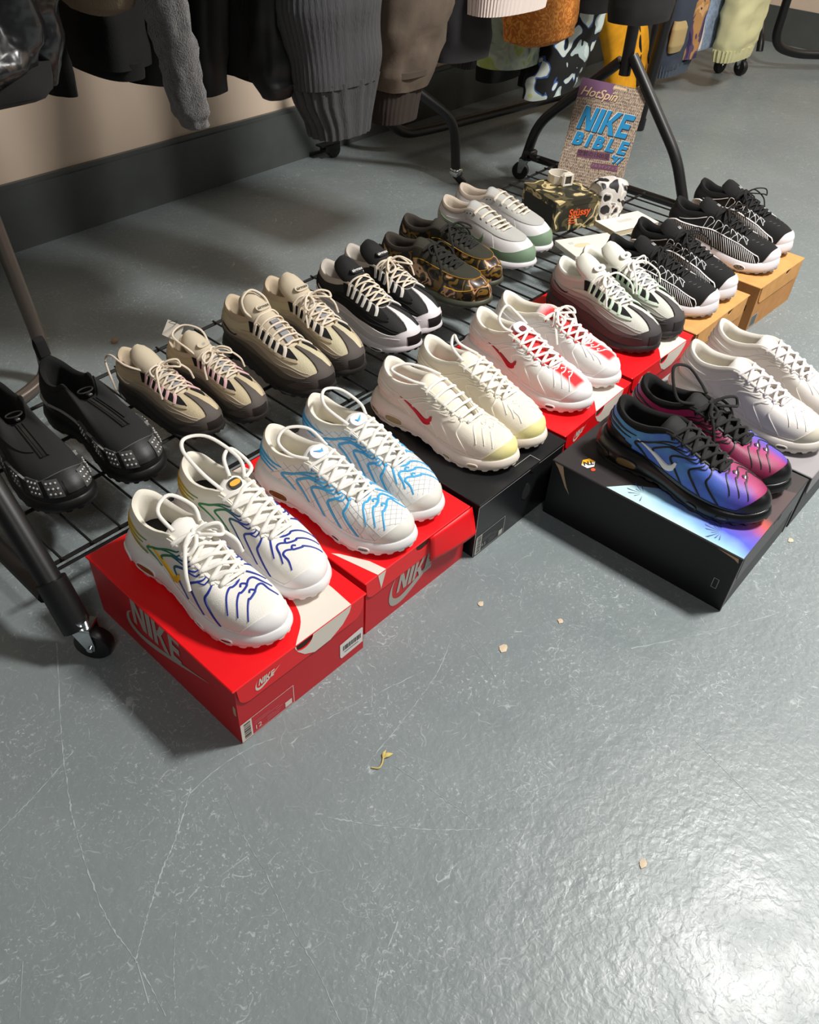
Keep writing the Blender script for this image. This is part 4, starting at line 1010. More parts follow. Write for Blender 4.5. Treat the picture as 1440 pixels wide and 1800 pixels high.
# ---------------------------------------------------------------- low striped basketball shoe
def glide_shoe(name, loc, yaw, right, label, group, seed=0, knotted=2, **kw):
    blk = mat('black_mesh_upper', (13, 13, 14), .9, .5, 900, 'weave'); wht = mat('gloss_white_sole', (238, 232, 236), .3); pip = mat('white_piping', (226, 226, 226), .5)
    kw = dict(dict(zb=sym([.046, .040, .032, .030, .034, .040, .046, .052, .056, .056]), z0=sym([.014, .010, .005, .001, .001, .003, .001, 0, .003, .006]),
                   oz=sym([.076, .077, .080, .087, .099, .110, .102, .098, .108, .116]), out=sym([.002, .003, .004, .005, .004, .003, .005, .007, .008, .008]), tongue_top=(.080, .134), tl=(-.010, -.004, -.001, .002, .006)), **kw)
    s = Shoe(name, loc, yaw, right, label, group, **kw)
    s.upper(blk); s.midsole(wht, outsole=mat('clear_grey_outsole', (150, 148, 150), .35)); s.lining(mat('black_lining', (13, 13, 14), .95, .3, 700), None); s.tongue(blk, puff=1.3)
    s.part('toe_wrap', s.band(-1.7, 1.7, 0, lambda u: .34 * max(0, 1 - (abs(u) / 1.75) ** 3) + .02, .0028, nu=30), wht)
    for fl in ((lambda a: a), (lambda a: 18 - a)):
        a, b = fl(2.1), fl(8.3); u0, u1 = min(a, b), max(a, b)
        lo = lambda u: .02; hi = lambda u: (.20 + .24 * min(1, (min(u, 18 - u) - 2.0) / 1.2)) * (1 if min(u, 18 - u) < 7.4 else max(.35, 1 - (min(u, 18 - u) - 7.4) / 1.3))
        panel = s.part('striped_panel', s.band(u0, u1, lo, hi, .0022, nu=56, nr=5), blk)
        bars = []
        for k in range(44):
            u = 2.35 + k * .135; t = u + .12
            ur = [(fl(u - .10), .05), (fl(u + .02), (hi(fl(t)) * .5)), (fl(t), hi(fl(t)) - .03)]
            p, n = s.path(ur, 2); bars.append(s.ribbon(p, n, .0011, .0036))
        s.part('panel_stripes', merge(*bars), pip, parent=panel)
        p, n = s.path([(fl(u), hi(fl(u))) for u in np.linspace(2.1, 8.3, 44)], 1); s.part('panel_edge', s.ribbon(p, n, .0016, .0036), pip)
        p, n = s.path([(fl(2.1), .03), (fl(2.02), .1), (fl(2.1), hi(fl(2.1)))], 4); s.part('panel_edge', s.ribbon(p, n, .0014, .0034), pip)
        for k, u in enumerate((2.3, 2.9, 3.4, 3.9, 4.4, 4.95)):     # outlined eyelet loops
            L = .62 - .02 * k; w = .16
            s.rib('eyelet_outline', [(fl(u - .05), .86), (fl(u + .16), .88), (fl(u + .34), .76), (fl(u + .42 + .06 * k), L - .10 - .02 * k), (fl(u + .18), L + .06), (fl(u - .06), .74), (fl(u - .05), .86)], [.0009, .0011, .0010, .0006, .0009, .0011, .0009], .0014, pip, per=5)
        s.rib('collar_line', [(fl(5.3), .86), (fl(5.9), .80), (fl(6.6), .70), (fl(7.2), .60)], [.0016, .0012, .0010, .0004], .0014, pip, per=5)
        for (uc, q, du, dq) in ((3.1, .45, .34, .24), (7.4, .42, .4, .22)):
            a = np.arange(16) * 2 * math.pi / 16; pu = np.array([fl(uc + du * math.cos(t)) for t in a]); pq = q + dq * np.sin(a)
            cc = s.sole(pu, pq); n = s.nrm(pu, pq, s.sole); ce = s.sole(np.array([fl(uc)]), np.array([q]))[0] + s.nrm(np.array([fl(uc)]), np.array([q]), s.sole)[0] * .0006
            dm = mat_blotch('dotted_bubble', [(0, (40, 38, 38)), (.5, (170, 166, 164))], 700, .4, detail=0, distort=0)
            w_ = s.part('air_window', ((cc + n * .0004).tolist() + [tuple(ce)], [(i, (i + 1) % 16, 16) if fl(1) == 1 else ((i + 1) % 16, i, 16) for i in range(16)]), dm)
            s.part('window_rim', s.ribbon(cc, n, .0013, .0012, closed=True), wht, parent=w_)
        for k in range(3):
            p, n = s.drape_top([(.232 + .012 * k, (1 if fl(1) == 1 else -1) * .020), (.236 + .012 * k, (1 if fl(1) == 1 else -1) * .012)], 3)
            if len(p) > 1: s.part('toe_nick', s.ribbon(p, n, .0005, .0006), mat('grey_thread', (120, 120, 120), .6))
    bl = mat('black_lace', (12, 12, 13), .85, .4, 900)
    us = [2.0, 2.7, 3.25, 3.75, 4.25, 4.75]
    s.laces(bl, us, .0021, 'both', extra=s.knot(us, seed, loops=knotted, ends=2, size=1.15), seed=seed, flat=.7)
    o, T, N = s.tongue_frame(.86, .0006); ex = np.cross(T, N)
    for k in range(3):
        q = [o + ex * ((k - 1) * .004 + a) + T * b + N * .0008 for a, b in ((-.001, -.004), (.0004, -.005), (.0016, .005), (.0006, .004))]
        s.part('tongue_emblem', (q, [(0, 1, 2, 3)]), pip, smooth=False)
    return s

# ---------------------------------------------------------------- classic runner: mudguard, suede eyestay, large side tick
def classic_shoe(name, loc, yaw, right, label, group, toe, guard, eye, side, lace, lining, insole, tongue, sole, foot, tick, heel, collar=None, window=None, seed=0, style='x', knotted=0, cassette=None, foxing=None, loops=(), lace_r=.0026, flat=.55, pip=None, **kw):
    kw = dict(dict(zb=sym([.024, .023, .021, .021, .025, .031, .037, .039, .040, .040]), z0=sym([.009, .007, .003, .001, .001, .004, .002, 0, .002, .004]), roll=.0085,
                   oz=sym([.077, .078, .081, .088, .099, .109, .096, .091, .099, .106]), out=sym([.003, .004, .004, .004, .004, .003, .004, .005, .005, .005]), tongue_top=(.098, .118), tongue_w=(.022, .030)), **kw)
    s = Shoe(name, loc, yaw, right, label, group, **kw)
    s.upper(toe); s.midsole(sole, outsole=foot); s.lining(lining, insole); s.tongue(tongue)
    gh = lambda u: .19 + .17 * math.exp(-(u / 2.2) ** 2) + (.0 if abs(u) < 3 else .02)
    s.part('mudguard', s.band(-3.6, 3.6, 0, gh, .0022, nu=50), guard)
    s.part('side_panel', s.band(3.4, 7.0, .10, .66, .0010, nu=26), side); s.part('side_panel', s.band(11.0, 14.6, .10, .66, .0010, nu=26), side)
    if foxing: s.part('foxing', s.band(3.2, 14.8, 0, lambda u: .12 + .03 * math.sin(u), .0018, nu=70, nr=4), foxing)
    s.part('heel_panel', s.band(6.7, 11.3, .04, lambda u: .50 + .44 * math.exp(-((u - 9) / .8) ** 2), .0020, nu=36), heel)
    s.part('eyestay', s.band(-5.4, 5.4, lambda u: .64 - .08 * math.exp(-(u / 2.5) ** 2) + .0 * u, .985, .0020, nu=74), eye)
    if pip:
        p, n = s.path([(u, .64 - .08 * math.exp(-(u / 2.5) ** 2)) for u in np.linspace(-5.4, 5.4, 70)], 1); s.part('piping', s.ribbon(p, n, .0012, .0030), pip)
        p, n = s.path([(u, gh(u)) for u in np.linspace(-3.6, 3.6, 50)], 1); s.part('piping', s.ribbon(p, n, .0011, .0032), pip)
    s.tick(tick, ((8.0, .62), (7.2, .50), (6.2, .34), (5.2, .20), (4.5, .18), (4.2, .32), (4.1, .48)), (.0008, .0026, .0050, .0072, .0075, .0050, .0010), .0030)
    us = [1.7, 2.5, 3.1, 3.65, 4.15, 4.65]
    if cassette:
        for k, u in enumerate(us[1:]):
            for fl in ((lambda a: a), (lambda a: 18 - a)):
                s.rib('lace_loop', [(fl(u + .18), .72), (fl(u + .06), .84), (fl(u), .97)], .0050, .0030, cassette, per=3)
    for u in (5.0, 5.25):
        for fl in ((lambda a: a), (lambda a: 18 - a)):
            a = np.arange(8) * 2 * math.pi / 8; c = s.pt(np.array([fl(u + .05 * math.cos(t)) for t in a]), np.array([.86 + .022 * math.sin(t) for t in a])); n = s.nrm(np.full(8, fl(u)), np.full(8, .86))
            s.part('eyelet', ((c + n * .0024).tolist(), [tuple(range(8)) if fl(1) == 1 else tuple(range(8))[::-1]]), mat('eyelet_dark', (40, 38, 36), .7))
    extra = list(loops) + (s.knot(us, seed, loops=knotted, ends=2) if knotted else [])
    s.laces(lace, us, lace_r, style, extra=extra, seed=seed, flat=flat)
    wm = window or mat('air_window_grey', (70, 70, 70), .2, coat=.5)
    for fl in ((lambda a: a), (lambda a: 18 - a)):
        a = np.arange(18) * 2 * math.pi / 18; pu = np.array([fl(7.2 + .75 * math.copysign(abs(math.cos(t)) ** .6, math.cos(t))) for t in a]); pq = .45 + .2 * np.sign(np.sin(a)) * np.abs(np.sin(a)) ** .7
        cc = s.sole(pu, pq); n = s.nrm(pu, pq, s.sole); ce = s.sole(np.array([fl(7.2)]), np.array([.45]))[0] + s.nrm(np.array([fl(7.2)]), np.array([.45]), s.sole)[0] * .0006
        w_ = s.part('air_window', ((cc + n * .0004).tolist() + [tuple(ce)], [(i, (i + 1) % 18, 18) if fl(1) == 1 else ((i + 1) % 18, i, 18) for i in range(18)]), wm)
        s.part('window_rim', s.ribbon(cc, n, .0014, .0014, closed=True), sole, parent=w_)
    return s

# ---------------------------------------------------------------- black zip shoe with studded rubber bumper
def zip_shoe(name, loc, yaw, right, label, group, **kw):
    blk = mat('black_neoprene', (26, 27, 28), .85, .25, 700); rub = mat('black_rubber', (14, 14, 15), .5, .12, 200); dk = mat('black_lining', (13, 13, 14), .95, .3, 700)
    seam = mat('grey_seam', (128, 128, 126), .5); pad = mat('grey_pad', (74, 74, 73), .5); stud = mat('silver_stud', (214, 214, 210), .3, metal=.3)
    kw = dict(dict(zb=sym([.036, .033, .029, .028, .030, .034, .038, .040, .041, .041]), oz=sym([.088, .089, .092, .099, .108, .114, .100, .094, .106, .122]),
                   ox=sym([.134, .133, .131, .127, .117, .102, .080, .048, .020, .010]), oy=sym([0, .010, .016, .020, .024, .028, .032, .031, .022, 0]) * np.array([1] * 10 + [-1] * 8),
                   out=sym([.004, .005, .005, .005, .004, .003, .005, .006, .006, .006]), roll=.010), **kw)
    s = Shoe(name, loc, yaw, right, label, group, **kw)
    s.upper(blk); s.midsole(rub, outsole=rub); s.lining(dk)
    hi = lambda u: .24 + .16 * math.exp(-(u / 1.9) ** 2) + .05 * math.cos(min(u % 18, 18 - u % 18) * 1.9) * (1 if 2 < min(u % 18, 18 - u % 18) < 7 else 0)
    s.part('bumper', s.band(-8.9, 8.9, 0, lambda u: hi(u), .0034, nu=130, nr=5), rub)
    p, n = s.path([(u, hi(u)) for u in np.linspace(-8.0, 8.0, 120)], 1); s.part('seam_line', s.ribbon(p, n, .0009, .0044), seam)
    for fl in ((lambda a: a), (lambda a: -a)):
        for (u, q, du) in ((1.05, .22, .42), (2.15, .22, .36), (3.35, .20, .30), (4.6, .18, .28)):
            if fl(1) < 0 and u < .9: continue
            u_ = [fl(u - du), fl(u + du)]; pd = s.part('stud_pad', s.band(min(u_), max(u_), q - .115, q + .11, .0050, nu=6, nr=4), pad)
            st = []
            for a in (-.6, 0, .6):
                for b in (-.6, 0, .6):
                    c = s.pt(np.array([fl(u + a * du)]), np.array([q + b * .11]))[0]; nv = s.nrm(np.array([fl(u + a * du)]), np.array([q + b * .11]))[0]
                    M = Matrix.Translation(c + nv * .0050) @ Vector(nv).to_track_quat('Z', 'Y').to_matrix().to_4x4()
                    st.append(xf(lathe([(.0020, -.001), (.0017, .0011), (.0005, .0016)], 7), M))
            s.part('studs', merge(*st), stud, parent=pd)
    s.part('toe_plate', s.band(-.62, .42, .13, lambda u: .30, .0054, nu=10), rub)
    # zip from the opening down the vamp with its pull ring
    pts, nn = s.drape_top([(.137, .0), (.16, .001), (.19, .002), (.232, .003)], 8)
    s.part('zip_tape', s.ribbon(pts, nn, .0095, .0012), rub)
    for sg in (-1, 1):
        q = pts + np.cross(nn, np.gradient(pts, axis=0) / (np.linalg.norm(np.gradient(pts, axis=0), axis=1)[:, None])) * sg * .0055; s.part('zip_ridge', s.ribbon(q + nn * .0008, nn, .0016, .0024), blk)
    tp = []
    for i in range(len(pts) - 1):
        for t in (0, .5):
            c = pts[i] * (1 - t) + pts[i + 1] * t; T = pts[i + 1] - pts[i]; T /= np.linalg.norm(T); N = nn[i]; S_ = np.cross(N, T)
            M = Matrix((S_, T, N)).transposed().to_4x4(); M.translation = Vector(c + N * .0018); tp.append(xf(box(-.0022, .0022, -.0004, .0004, -.0006, .0006), M))
    s.part('zip_teeth', merge(*tp), mat('zip_metal', (90, 90, 88), .35, metal=.7))
    o = np.array((.137, 0, .0985)); M = Matrix.Translation(o) @ Matrix.Rotation(-.35, 4, 'Y')
    s.part('zip_slider', xf(box(-.006, .006, -.0038, .0038, -.002, .003, .001), M), mat('zip_metal', (90, 90, 88), .35, metal=.7))
    rg = [(o[0] - .011 + .0105 * math.cos(a), .0135 * math.sin(a), o[2] + .004 + .002 * math.cos(a)) for a in np.arange(20) * math.pi / 10]
    s.part('pull_ring', tube(np.array(rg), .0014, 7, closed=True), mat('black_ring', (60, 60, 60), .35, metal=.4))
    lp = fillet([(.004, 0, .112), (-.006, 0, .138), (-.001, 0, .156), (.008, 0, .152), (.016, 0, .124)], .012)
    s.part('pull_tab', tube(lp, .0095, 8, flat=.16, up=(1, 0, .2)), mat('black_webbing', (11, 11, 12), .9))
    # flap beside the zip
    s.part('vamp_fold', s.band(.9, 4.6, .66, .97, .0026, nu=24), blk)
    s.tick(mat('faint_print', (62, 64, 66), .5), ((6.2, .52), (5.7, .44), (5.3, .38), (5.05, .40), (4.95, .46)), (.0004, .0014, .0026, .0022, .0008), .0006)
    return s

# ---------------------------------------------------------------- the pairs
def dirs(x, y, yaw_deg=0): return math.radians(-90 + yaw_deg)
def leather(name, c, r=.5, b=.08): return mat(name, c, r, b, 500)
def meshy(name, c, b=.35, sc=1100): return mat(name, c, .75, b, sc, 'weave')
LACE_W = mat('white_lace', (240, 236, 228), .85, .18, 900, 'wave'); LACE_C = mat('cream_lace', (226, 212, 192), .88, .18, 900, 'wave'); LACE_K = mat('dark_lace', (22, 22, 22), .88, .18, 900, 'wave')
INS_K = mat('dark_insole', (34, 33, 33), .9)
def near_far(n): return ('right shoe', 'left shoe')
def heel_at(toe, heel, L=.303):
    """heel end of the sole given measured toe and heel points on the row"""
    (tx, ty), (hx, hy) = toe, heel; a = math.atan2(ty - hy, tx - hx); mx, my = (tx + hx) / 2, (ty + hy) / 2
    return (mx - .011 - math.cos(a) * L / 2, my + .002 - math.sin(a) * L / 2), a
def place(fn, spots, z, names, group, common, each=({}, {}), scale=1.0, nm='sneaker'):
    out = []
    for i, (toe, heel) in enumerate(spots):
        (x, y), a = heel_at(toe, heel, .303 * scale)
        kw = dict(common); kw.update(each[i])
        out.append(fn(nm, (x, y, z), a, i == 0, names[i], group, scale=scale, **kw))
    return out
def arc(pts): return [np.array(p) for p in pts]

# A white with yellow-green-blue lines
fabA = meshy('white_fabric_a', (238, 234, 226))
ribA = mat_ramp('rib_fade_a', (1, 0, 0), 0, [(.0, (214, 158, 30)), (.035, (196, 164, 36)), (.075, (40, 138, 84)), (.125, (18, 112, 78)), (.165, (30, 56, 150)), (.30, (36, 48, 150))], .45)
tickA = mat('yellow_tick', (240, 190, 30), .45)
def badgeA(s):
    s.tongue_patch(.011, .009, mat('badge_black', (30, 28, 26), .5), t=.84); s.tongue_patch(.0095, .0045, mat('badge_yellow', (236, 170, 40), .5), t=.86, lift=.0022, name='tongue_badge')
place(tn_shoe, [((.451, .585), (.444, .886)), ((.563, .609), (.549, .911))], .128,
      ('white sneaker with green to blue lines and a yellow tick, nearest the camera', 'white sneaker with green to blue lines, tall looped lace at its heel'), 'white sneakers with green and blue lines on a red box',
      dict(fab=fabA, rib=ribA, sole=RUB_W, cap=RUB_W, lace=LACE_W, lining=mat('ivory_lining', (232, 226, 212), .9, .3, 800), insole=INS_K, tick=tickA, rib_w=1.45, heel_fill=ribA, lace_r=.0031),
      (dict(knotted=2, seed=4, loops=[arc([(.125, -.022, .108), (.10, -.03, .118), (.075, -.01, .135), (.085, .018, .128), (.12, .02, .114)])]),
       dict(seed=5, tongue_badge=badgeA, loops=[arc([(.118, .022, .108), (.085, .040, .118), (.03, .030, .135), (.012, .0, .140), (.045, -.030, .150), (.09, -.034, .135), (.118, -.022, .110)]),
                                   arc([(.118, .024, .107), (.10, .05, .105), (.06, .048, .118), (.075, .02, .124), (.11, .0, .118)])])))
# B white with light blue lines and a printed grid
fabB = meshy('white_fabric_b', (234, 233, 230)); BLU = mat('sky_blue_rib', (66, 170, 224), .45)
def badgeB(s): s.tongue_patch(.017, .011, mat('white_badge', (232, 230, 236), .5), t=.84); s.tongue_patch(.007, .0045, BLU, t=.84, lift=.0022, name='tongue_badge', poly=[(-.008, .002), (-.005, -.004), (0, -.003), (.009, .005), (.0, .001), (-.004, .0)])
place(tn_shoe, [((.718, .588), (.692, .880)), ((.817, .600), (.805, .904))], .123,
      ('white sneaker with sky blue lines on the second red box, nearer of its pair', 'white sneaker with sky blue lines beside the cream sneakers'), 'white and sky blue sneakers on a red box',
      dict(fab=fabB, rib=BLU, sole=RUB_W, cap=mat('pearl_rubber', (226, 222, 214), .4), lace=LACE_W, lining=mat('ivory_lining', (232, 226, 212), .9, .3, 800), insole=mat('cream_insole', (196, 188, 166), .9), rib_w=1.75, tongue_badge=badgeB,
           eye=mat('white_eyestay', (236, 234, 230), .6), pads=BLU, grid_m=mat('grid_print', (176, 174, 172), .6)),
      (dict(seed=8, loops=[arc([(.118, .022, .108), (.09, .034, .110), (.06, .030, .118), (.055, .005, .128), (.08, -.02, .126), (.118, -.022, .110)])]),
       dict(seed=9, loops=[arc([(.118, .022, .108), (.09, .036, .112), (.05, .03, .124), (.04, .0, .132), (.07, -.028, .128), (.118, -.022, .110)])])))
# C cream, yellowed rubber, red tick
fabC = meshy('cream_fabric', (234, 226, 208)); 
capC = mat_ramp('yellowed_rubber', (1, 0, 0), -.2, [(.0, (228, 220, 206)), (.06, (232, 224, 188)), (.095, (232, 222, 150))], .4)
ribC = mat('ivory_rib', (242, 236, 222), .45)
place(tn_shoe, [((.996, .594), (.984, .884)), ((1.096, .592), (1.098, .888))], .129,
      ('cream sneaker with yellowed toe and a red tick on the black box', 'cream sneaker with yellowed toe behind the one with the red tick'), 'yellowed cream sneakers on the black box',
      dict(fab=fabC, rib=ribC, sole=mat('aged_rubber', (232, 220, 206), .42), cap=capC, lace=LACE_W, lining=mat('ivory_lining', (232, 226, 212), .9, .3, 800), insole=mat('rose_insole', (168, 112, 106), .9), rib_w=1.2, rib_h=.0016, window=mat('air_window_straw', (168, 156, 118), .2, coat=.5), windows_dark=mat('air_window_straw', (168, 156, 118), .2, coat=.5)),
      (dict(tick=mat('red_tick', (206, 22, 44), .45), seed=11, lace_style='bar', loops=[arc([(.118, .022, .108), (.09, .034, .112), (.05, .036, .116), (.06, .012, .122), (.09, -.006, .120), (.118, -.022, .110)])]), 
       dict(seed=12, loops=[arc([(.118, .022, .108), (.09, .0, .126), (.06, .02, .124), (.08, -.01, .12), (.118, -.022, .110)])])))
# D white with a red fade
stops = [(.0, (236, 234, 228)), (.20, (236, 234, 228)), (.62, (222, 30, 36)), (1, (216, 20, 30))]
def fadeD():
    if 'red_fade_fabric' in MATS: return MATS['red_fade_fabric']
    m, n, l, b = _new('red_fade_fabric'); tc = n.new('ShaderNodeTexCoord'); sx = n.new('ShaderNodeSeparateXYZ'); l.new(tc.outputs['Object'], sx.inputs[0])
    ab = n.new('ShaderNodeMath'); ab.operation = 'ABSOLUTE'; l.new(sx.outputs[1], ab.inputs[0])
    ma = n.new('ShaderNodeMapRange'); ma.interpolation_type = 'SMOOTHSTEP'; ma.inputs[1].default_value = .022; ma.inputs[2].default_value = .010; l.new(ab.outputs[0], ma.inputs[0])
    mb = n.new('ShaderNodeMapRange'); mb.interpolation_type = 'SMOOTHSTEP'; mb.inputs[1].default_value = .286; mb.inputs[2].default_value = .276; l.new(sx.outputs[0], mb.inputs[0])
    mc = n.new('ShaderNodeMapRange'); mc.inputs[1].default_value = .185; mc.inputs[2].default_value = .195; l.new(sx.outputs[0], mc.inputs[0])
    mu = n.new('ShaderNodeMath'); mu.operation = 'MULTIPLY'; l.new(ma.outputs[0], mu.inputs[0]); l.new(mb.outputs[0], mu.inputs[1])
    mv = n.new('ShaderNodeMath'); mv.operation = 'MULTIPLY'; l.new(mu.outputs[0], mv.inputs[0]); l.new(mc.outputs[0], mv.inputs[1])
    mx = n.new('ShaderNodeMixRGB'); mx.inputs[1].default_value = srgb((234, 232, 228)); mx.inputs[2].default_value = srgb((222, 24, 34)); l.new(mv.outputs[0], mx.inputs[0]); l.new(mx.outputs[0], b.inputs['Base Color'])
    b.inputs['Roughness'].default_value = .7; _bump(n, l, b, .35, 1100, 'weave'); MATS['red_fade_fabric'] = m
    return m
tongD = mat_ramp('red_tongue', (1, 0, 0), 0, [(.0, (236, 232, 232)), (.10, (236, 230, 230)), (.125, (218, 26, 38)), (.30, (206, 22, 34))], .7, noise=.02, nscale=60)
def badgeD(s): s.tongue_patch(.017, .014, mat('white_badge', (232, 230, 236), .5), t=.84); s.tongue_patch(.0085, .0065, mat('wine_badge', (112, 18, 30), .5), t=.82, lift=.0022, name='tongue_badge')
place(tn_shoe, [((1.250, .596), (1.270, .896)), ((1.386, .599), (1.365, .908))], .125,
      ('white sneaker with red faded toe stripe and red tongue, crossed laces', 'white sneaker with red toe stripe beside the grey and mint sneaker'), 'white sneakers with a red toe stripe',
      dict(fab=fadeD(), rib=mat('white_rib', (240, 238, 236), .4), sole=RUB_W, cap=RUB_W, lace=LACE_W, lining=mat('ivory_lining', (232, 226, 212), .9, .3, 800), insole=mat('cream_insole', (196, 188, 166), .9), tongue=tongD, tick=mat('crimson_tick', (176, 22, 46), .4), pads=mat('red_pad', (196, 22, 34), .5), eye=mat('white_eyestay', (236, 234, 230), .6), rib_w=1.1, rib_h=.0016),
      (dict(seed=15, lace_style='x', tongue_badge=badgeD, loops=[arc([(.118, .022, .108), (.10, .03, .114), (.08, .022, .124), (.078, .0, .142), (.09, -.018, .126), (.118, -.022, .110)])]), dict(seed=16, knotted=2)))
# E grey with mint straps
def G(n, c, r=.75, b=.2): return mat(n, c, r, b, 700)
place(wave_shoe, [((1.545, .606), (1.597, .918)), ((1.658, .600), (1.690, .912))], .125,
      ('grey layered sneaker with mint lace straps, nearer of its pair', 'grey layered sneaker with mint lace straps beside the striped black sneaker'), 'grey and mint sneakers on a red box',
      dict(bands=[G('charcoal_suede', (66, 62, 63)), G('mid_grey_suede', (104, 100, 99)), G('ash_suede', (140, 137, 132)), G('stone_suede', (176, 174, 166))], guard=G('charcoal_suede', (66, 62, 63)), mesh=meshy('pale_grey_mesh', (206, 206, 196), .5, 800),
           strap=mat('mint_strap', (200, 224, 198), .6), lace=LACE_W, lining=mat('white_lining', (222, 220, 208), .9, .3, 800), insole=mat('grey_insole', (120, 116, 110), .9), tongue=mat('white_tongue', (224, 222, 210), .75, .2, 600), ladder=mat('grey_ladder', (138, 138, 142), .5),
           sole=mat('black_sole', (44, 41, 42), .55), out=mat('black_sole', (44, 41, 42), .55), eye=mat('pale_mint', (206, 218, 200), .6), mark=(mat('white_tongue', (224, 222, 210), .75), mat('badge_black', (30, 28, 26), .5)), mark_word='air'),
      (dict(seed=21, knotted=1), dict(seed=22, knotted=2)))
# F, G black and white striped
place(glide_shoe, [((1.813, .598), (1.794, .905)), ((1.933, .604), (1.943, .910))], .123, ('black sneaker with white striped side panel on the left kraft box, nearer of its pair', 'black sneaker with white striped panel on the left kraft box, behind its twin'), 'black and white striped sneakers on the left kraft box', {}, (dict(seed=31), dict(seed=32)))
place(glide_shoe, [((2.155, .588), (2.140, .918)), ((2.300, .614), (2.325, .930))], .123, ('black sneaker with long white striped panel on the right kraft box, nearer of its pair', 'black sneaker at the far right end of the row, behind its striped twin'), 'black and white striped sneakers on the right kraft box', {}, (dict(seed=33), dict(seed=34)), scale=1.03)
# H blue to burgundy fade
def fadeH(nm, sg):
    return mat_ramp(nm, (.9, -9.0 * sg, -2.2), .50, [(.0, (96, 168, 208)), (.16, (74, 112, 206)), (.40, (92, 66, 176)), (.60, (168, 40, 104)), (.80, (134, 26, 74)), (1, (112, 22, 62))], .5, noise=.22, nscale=34, bump=.2, scale=900)
blkR = mat('black_rubber_gloss', (22, 22, 23), .3); blkT = mat('black_rib', (20, 20, 21), .45)
for i in (0, 1):
    place(tn_shoe, [[((1.186, .196), (1.191, .515)), ((1.288, .206), (1.285, .519))][i]], .129,
      [('blue and purple sneaker with black lines and white tick on the patterned box', 'burgundy and purple sneaker with black lines on the patterned box')[i]], 'blue to burgundy sneakers on the black box in front',
      dict(fab=fadeH('blue_burgundy_' + 'ab'[i], -1 if i == 0 else 1), rib=blkT, sole=blkR, cap=blkR, lace=LACE_K, lining=mat('black_lining', (13, 13, 14), .95, .3, 700), insole=INS_K, tick=mat('white_tick', (246, 246, 246), .4) if i == 0 else None, rib_w=1.35, eye=mat('black_eyestay', (18, 18, 19), .6), tongue=mat('black_tongue', (18, 18, 19), .8), heel_fill=mat('black_cage', (24, 24, 26), .35),
           window=mat('air_window_amber', (120, 92, 52), .2, coat=.6), tick_edge=mat('silver_dash', (220, 220, 222), .3), outsole=mat('black_sole', (44, 41, 42), .55), seed=41 + i, knotted=0 if i == 0 else 2,
           loops=[] if i == 0 else [arc([(.118, .022, .108), (.09, .034, .112), (.06, .012, .150), (.075, -.015, .148), (.10, -.03, .120), (.118, -.022, .110)])]), scale=1.03)
    if i == 0: pass
# I plain off white
fabI = leather('off_white_leather', (222, 216, 210), .55, .12)
place(tn_shoe, [((1.458, .208), (1.476, .519)), ((1.585, .206), (1.598, .521))], .126,
      ('plain off-white sneaker behind the burgundy one, nearer of its pair', 'plain off-white sneaker cut by the right edge of the picture'), 'plain off-white sneakers at the right edge',
      dict(fab=fabI, rib=fabI, sole=mat('pearl_sole', (216, 208, 198), .45), cap=mat_ramp('aged_toe', (1, 0, 0), -.2, [(.0, (216, 210, 202)), (.08, (214, 206, 188))], .45), lace=mat('grey_white_lace', (214, 208, 208), .85, .4, 900), lining=mat('off_white_lining', (214, 208, 198), .9, .3, 800), insole=mat('cream_insole', (196, 188, 166), .9), rib_w=1.2, rib_h=.0013, window=mat('air_window_straw', (168, 156, 118), .2, coat=.5), lace_style='x', seed=45), ({}, dict(seed=46)), scale=1.02)
# J black zip shoes on the shelf
ZS = SHZ + .0022
place(zip_shoe, [((.415, 1.036), (.438, 1.358)), ((.559, 1.022), (.548, 1.339))], ZS, ('black zip-front shoe with studded bumper at the left edge', 'black zip-front shoe with a tall pull tab beside the pink laced sneakers'), 'black zip-front shoes on the wire shelf', {}, scale=1.02, nm='zip_shoe')
# K beige with pink straps (small)
place(wave_shoe, [((.706, 1.058), (.684, 1.300)), ((.806, 1.024), (.784, 1.290))], ZS,
      ('small beige sneaker with pink straps beside the black zip shoe', 'small beige sneaker with pink straps and a paper tag, next to taller beige ones'), 'small beige sneakers with pink straps',
      dict(bands=[G('umber_suede', (62, 58, 54)), G('taupe_suede', (98, 91, 82)), G('fawn_suede', (150, 138, 122)), G('sand_suede', (182, 168, 148))], guard=G('brown_grey_suede', (86, 79, 74)), mesh=meshy('beige_mesh', (206, 190, 156), .6, 700), strap=mat('pink_strap', (226, 184, 184), .6), lace=LACE_C,
           lining=mat('tan_lining', (196, 178, 152), .9, .3, 800), insole=INS_K, tongue=mat('beige_tongue', (204, 190, 166), .75, .2, 600), ladder=mat('grey_ladder', (148, 148, 148), .5), sole=mat('black_brown_sole', (38, 35, 33), .55), out=mat('black_brown_sole', (38, 35, 33), .55), eye=mat('sand_mesh', (194, 178, 150), .7)),
      (dict(seed=51, knotted=2, loops=[arc([(.118, .022, .108), (.08, .045, .120), (.03, .045, .126), (.01, .048, .100), (.05, .062, .05)])]), dict(seed=52, knotted=2, mark=(mat('beige_tongue', (204, 190, 166), .75), mat('grey_print', (172, 166, 158), .5)), mark_word='air', loops=[arc([(.118, .022, .108), (.08, .03, .14), (.04, .01, .146), (.05, -.03, .14), (.1, -.03, .125), (.118, -.022, .110)])])), scale=.84)
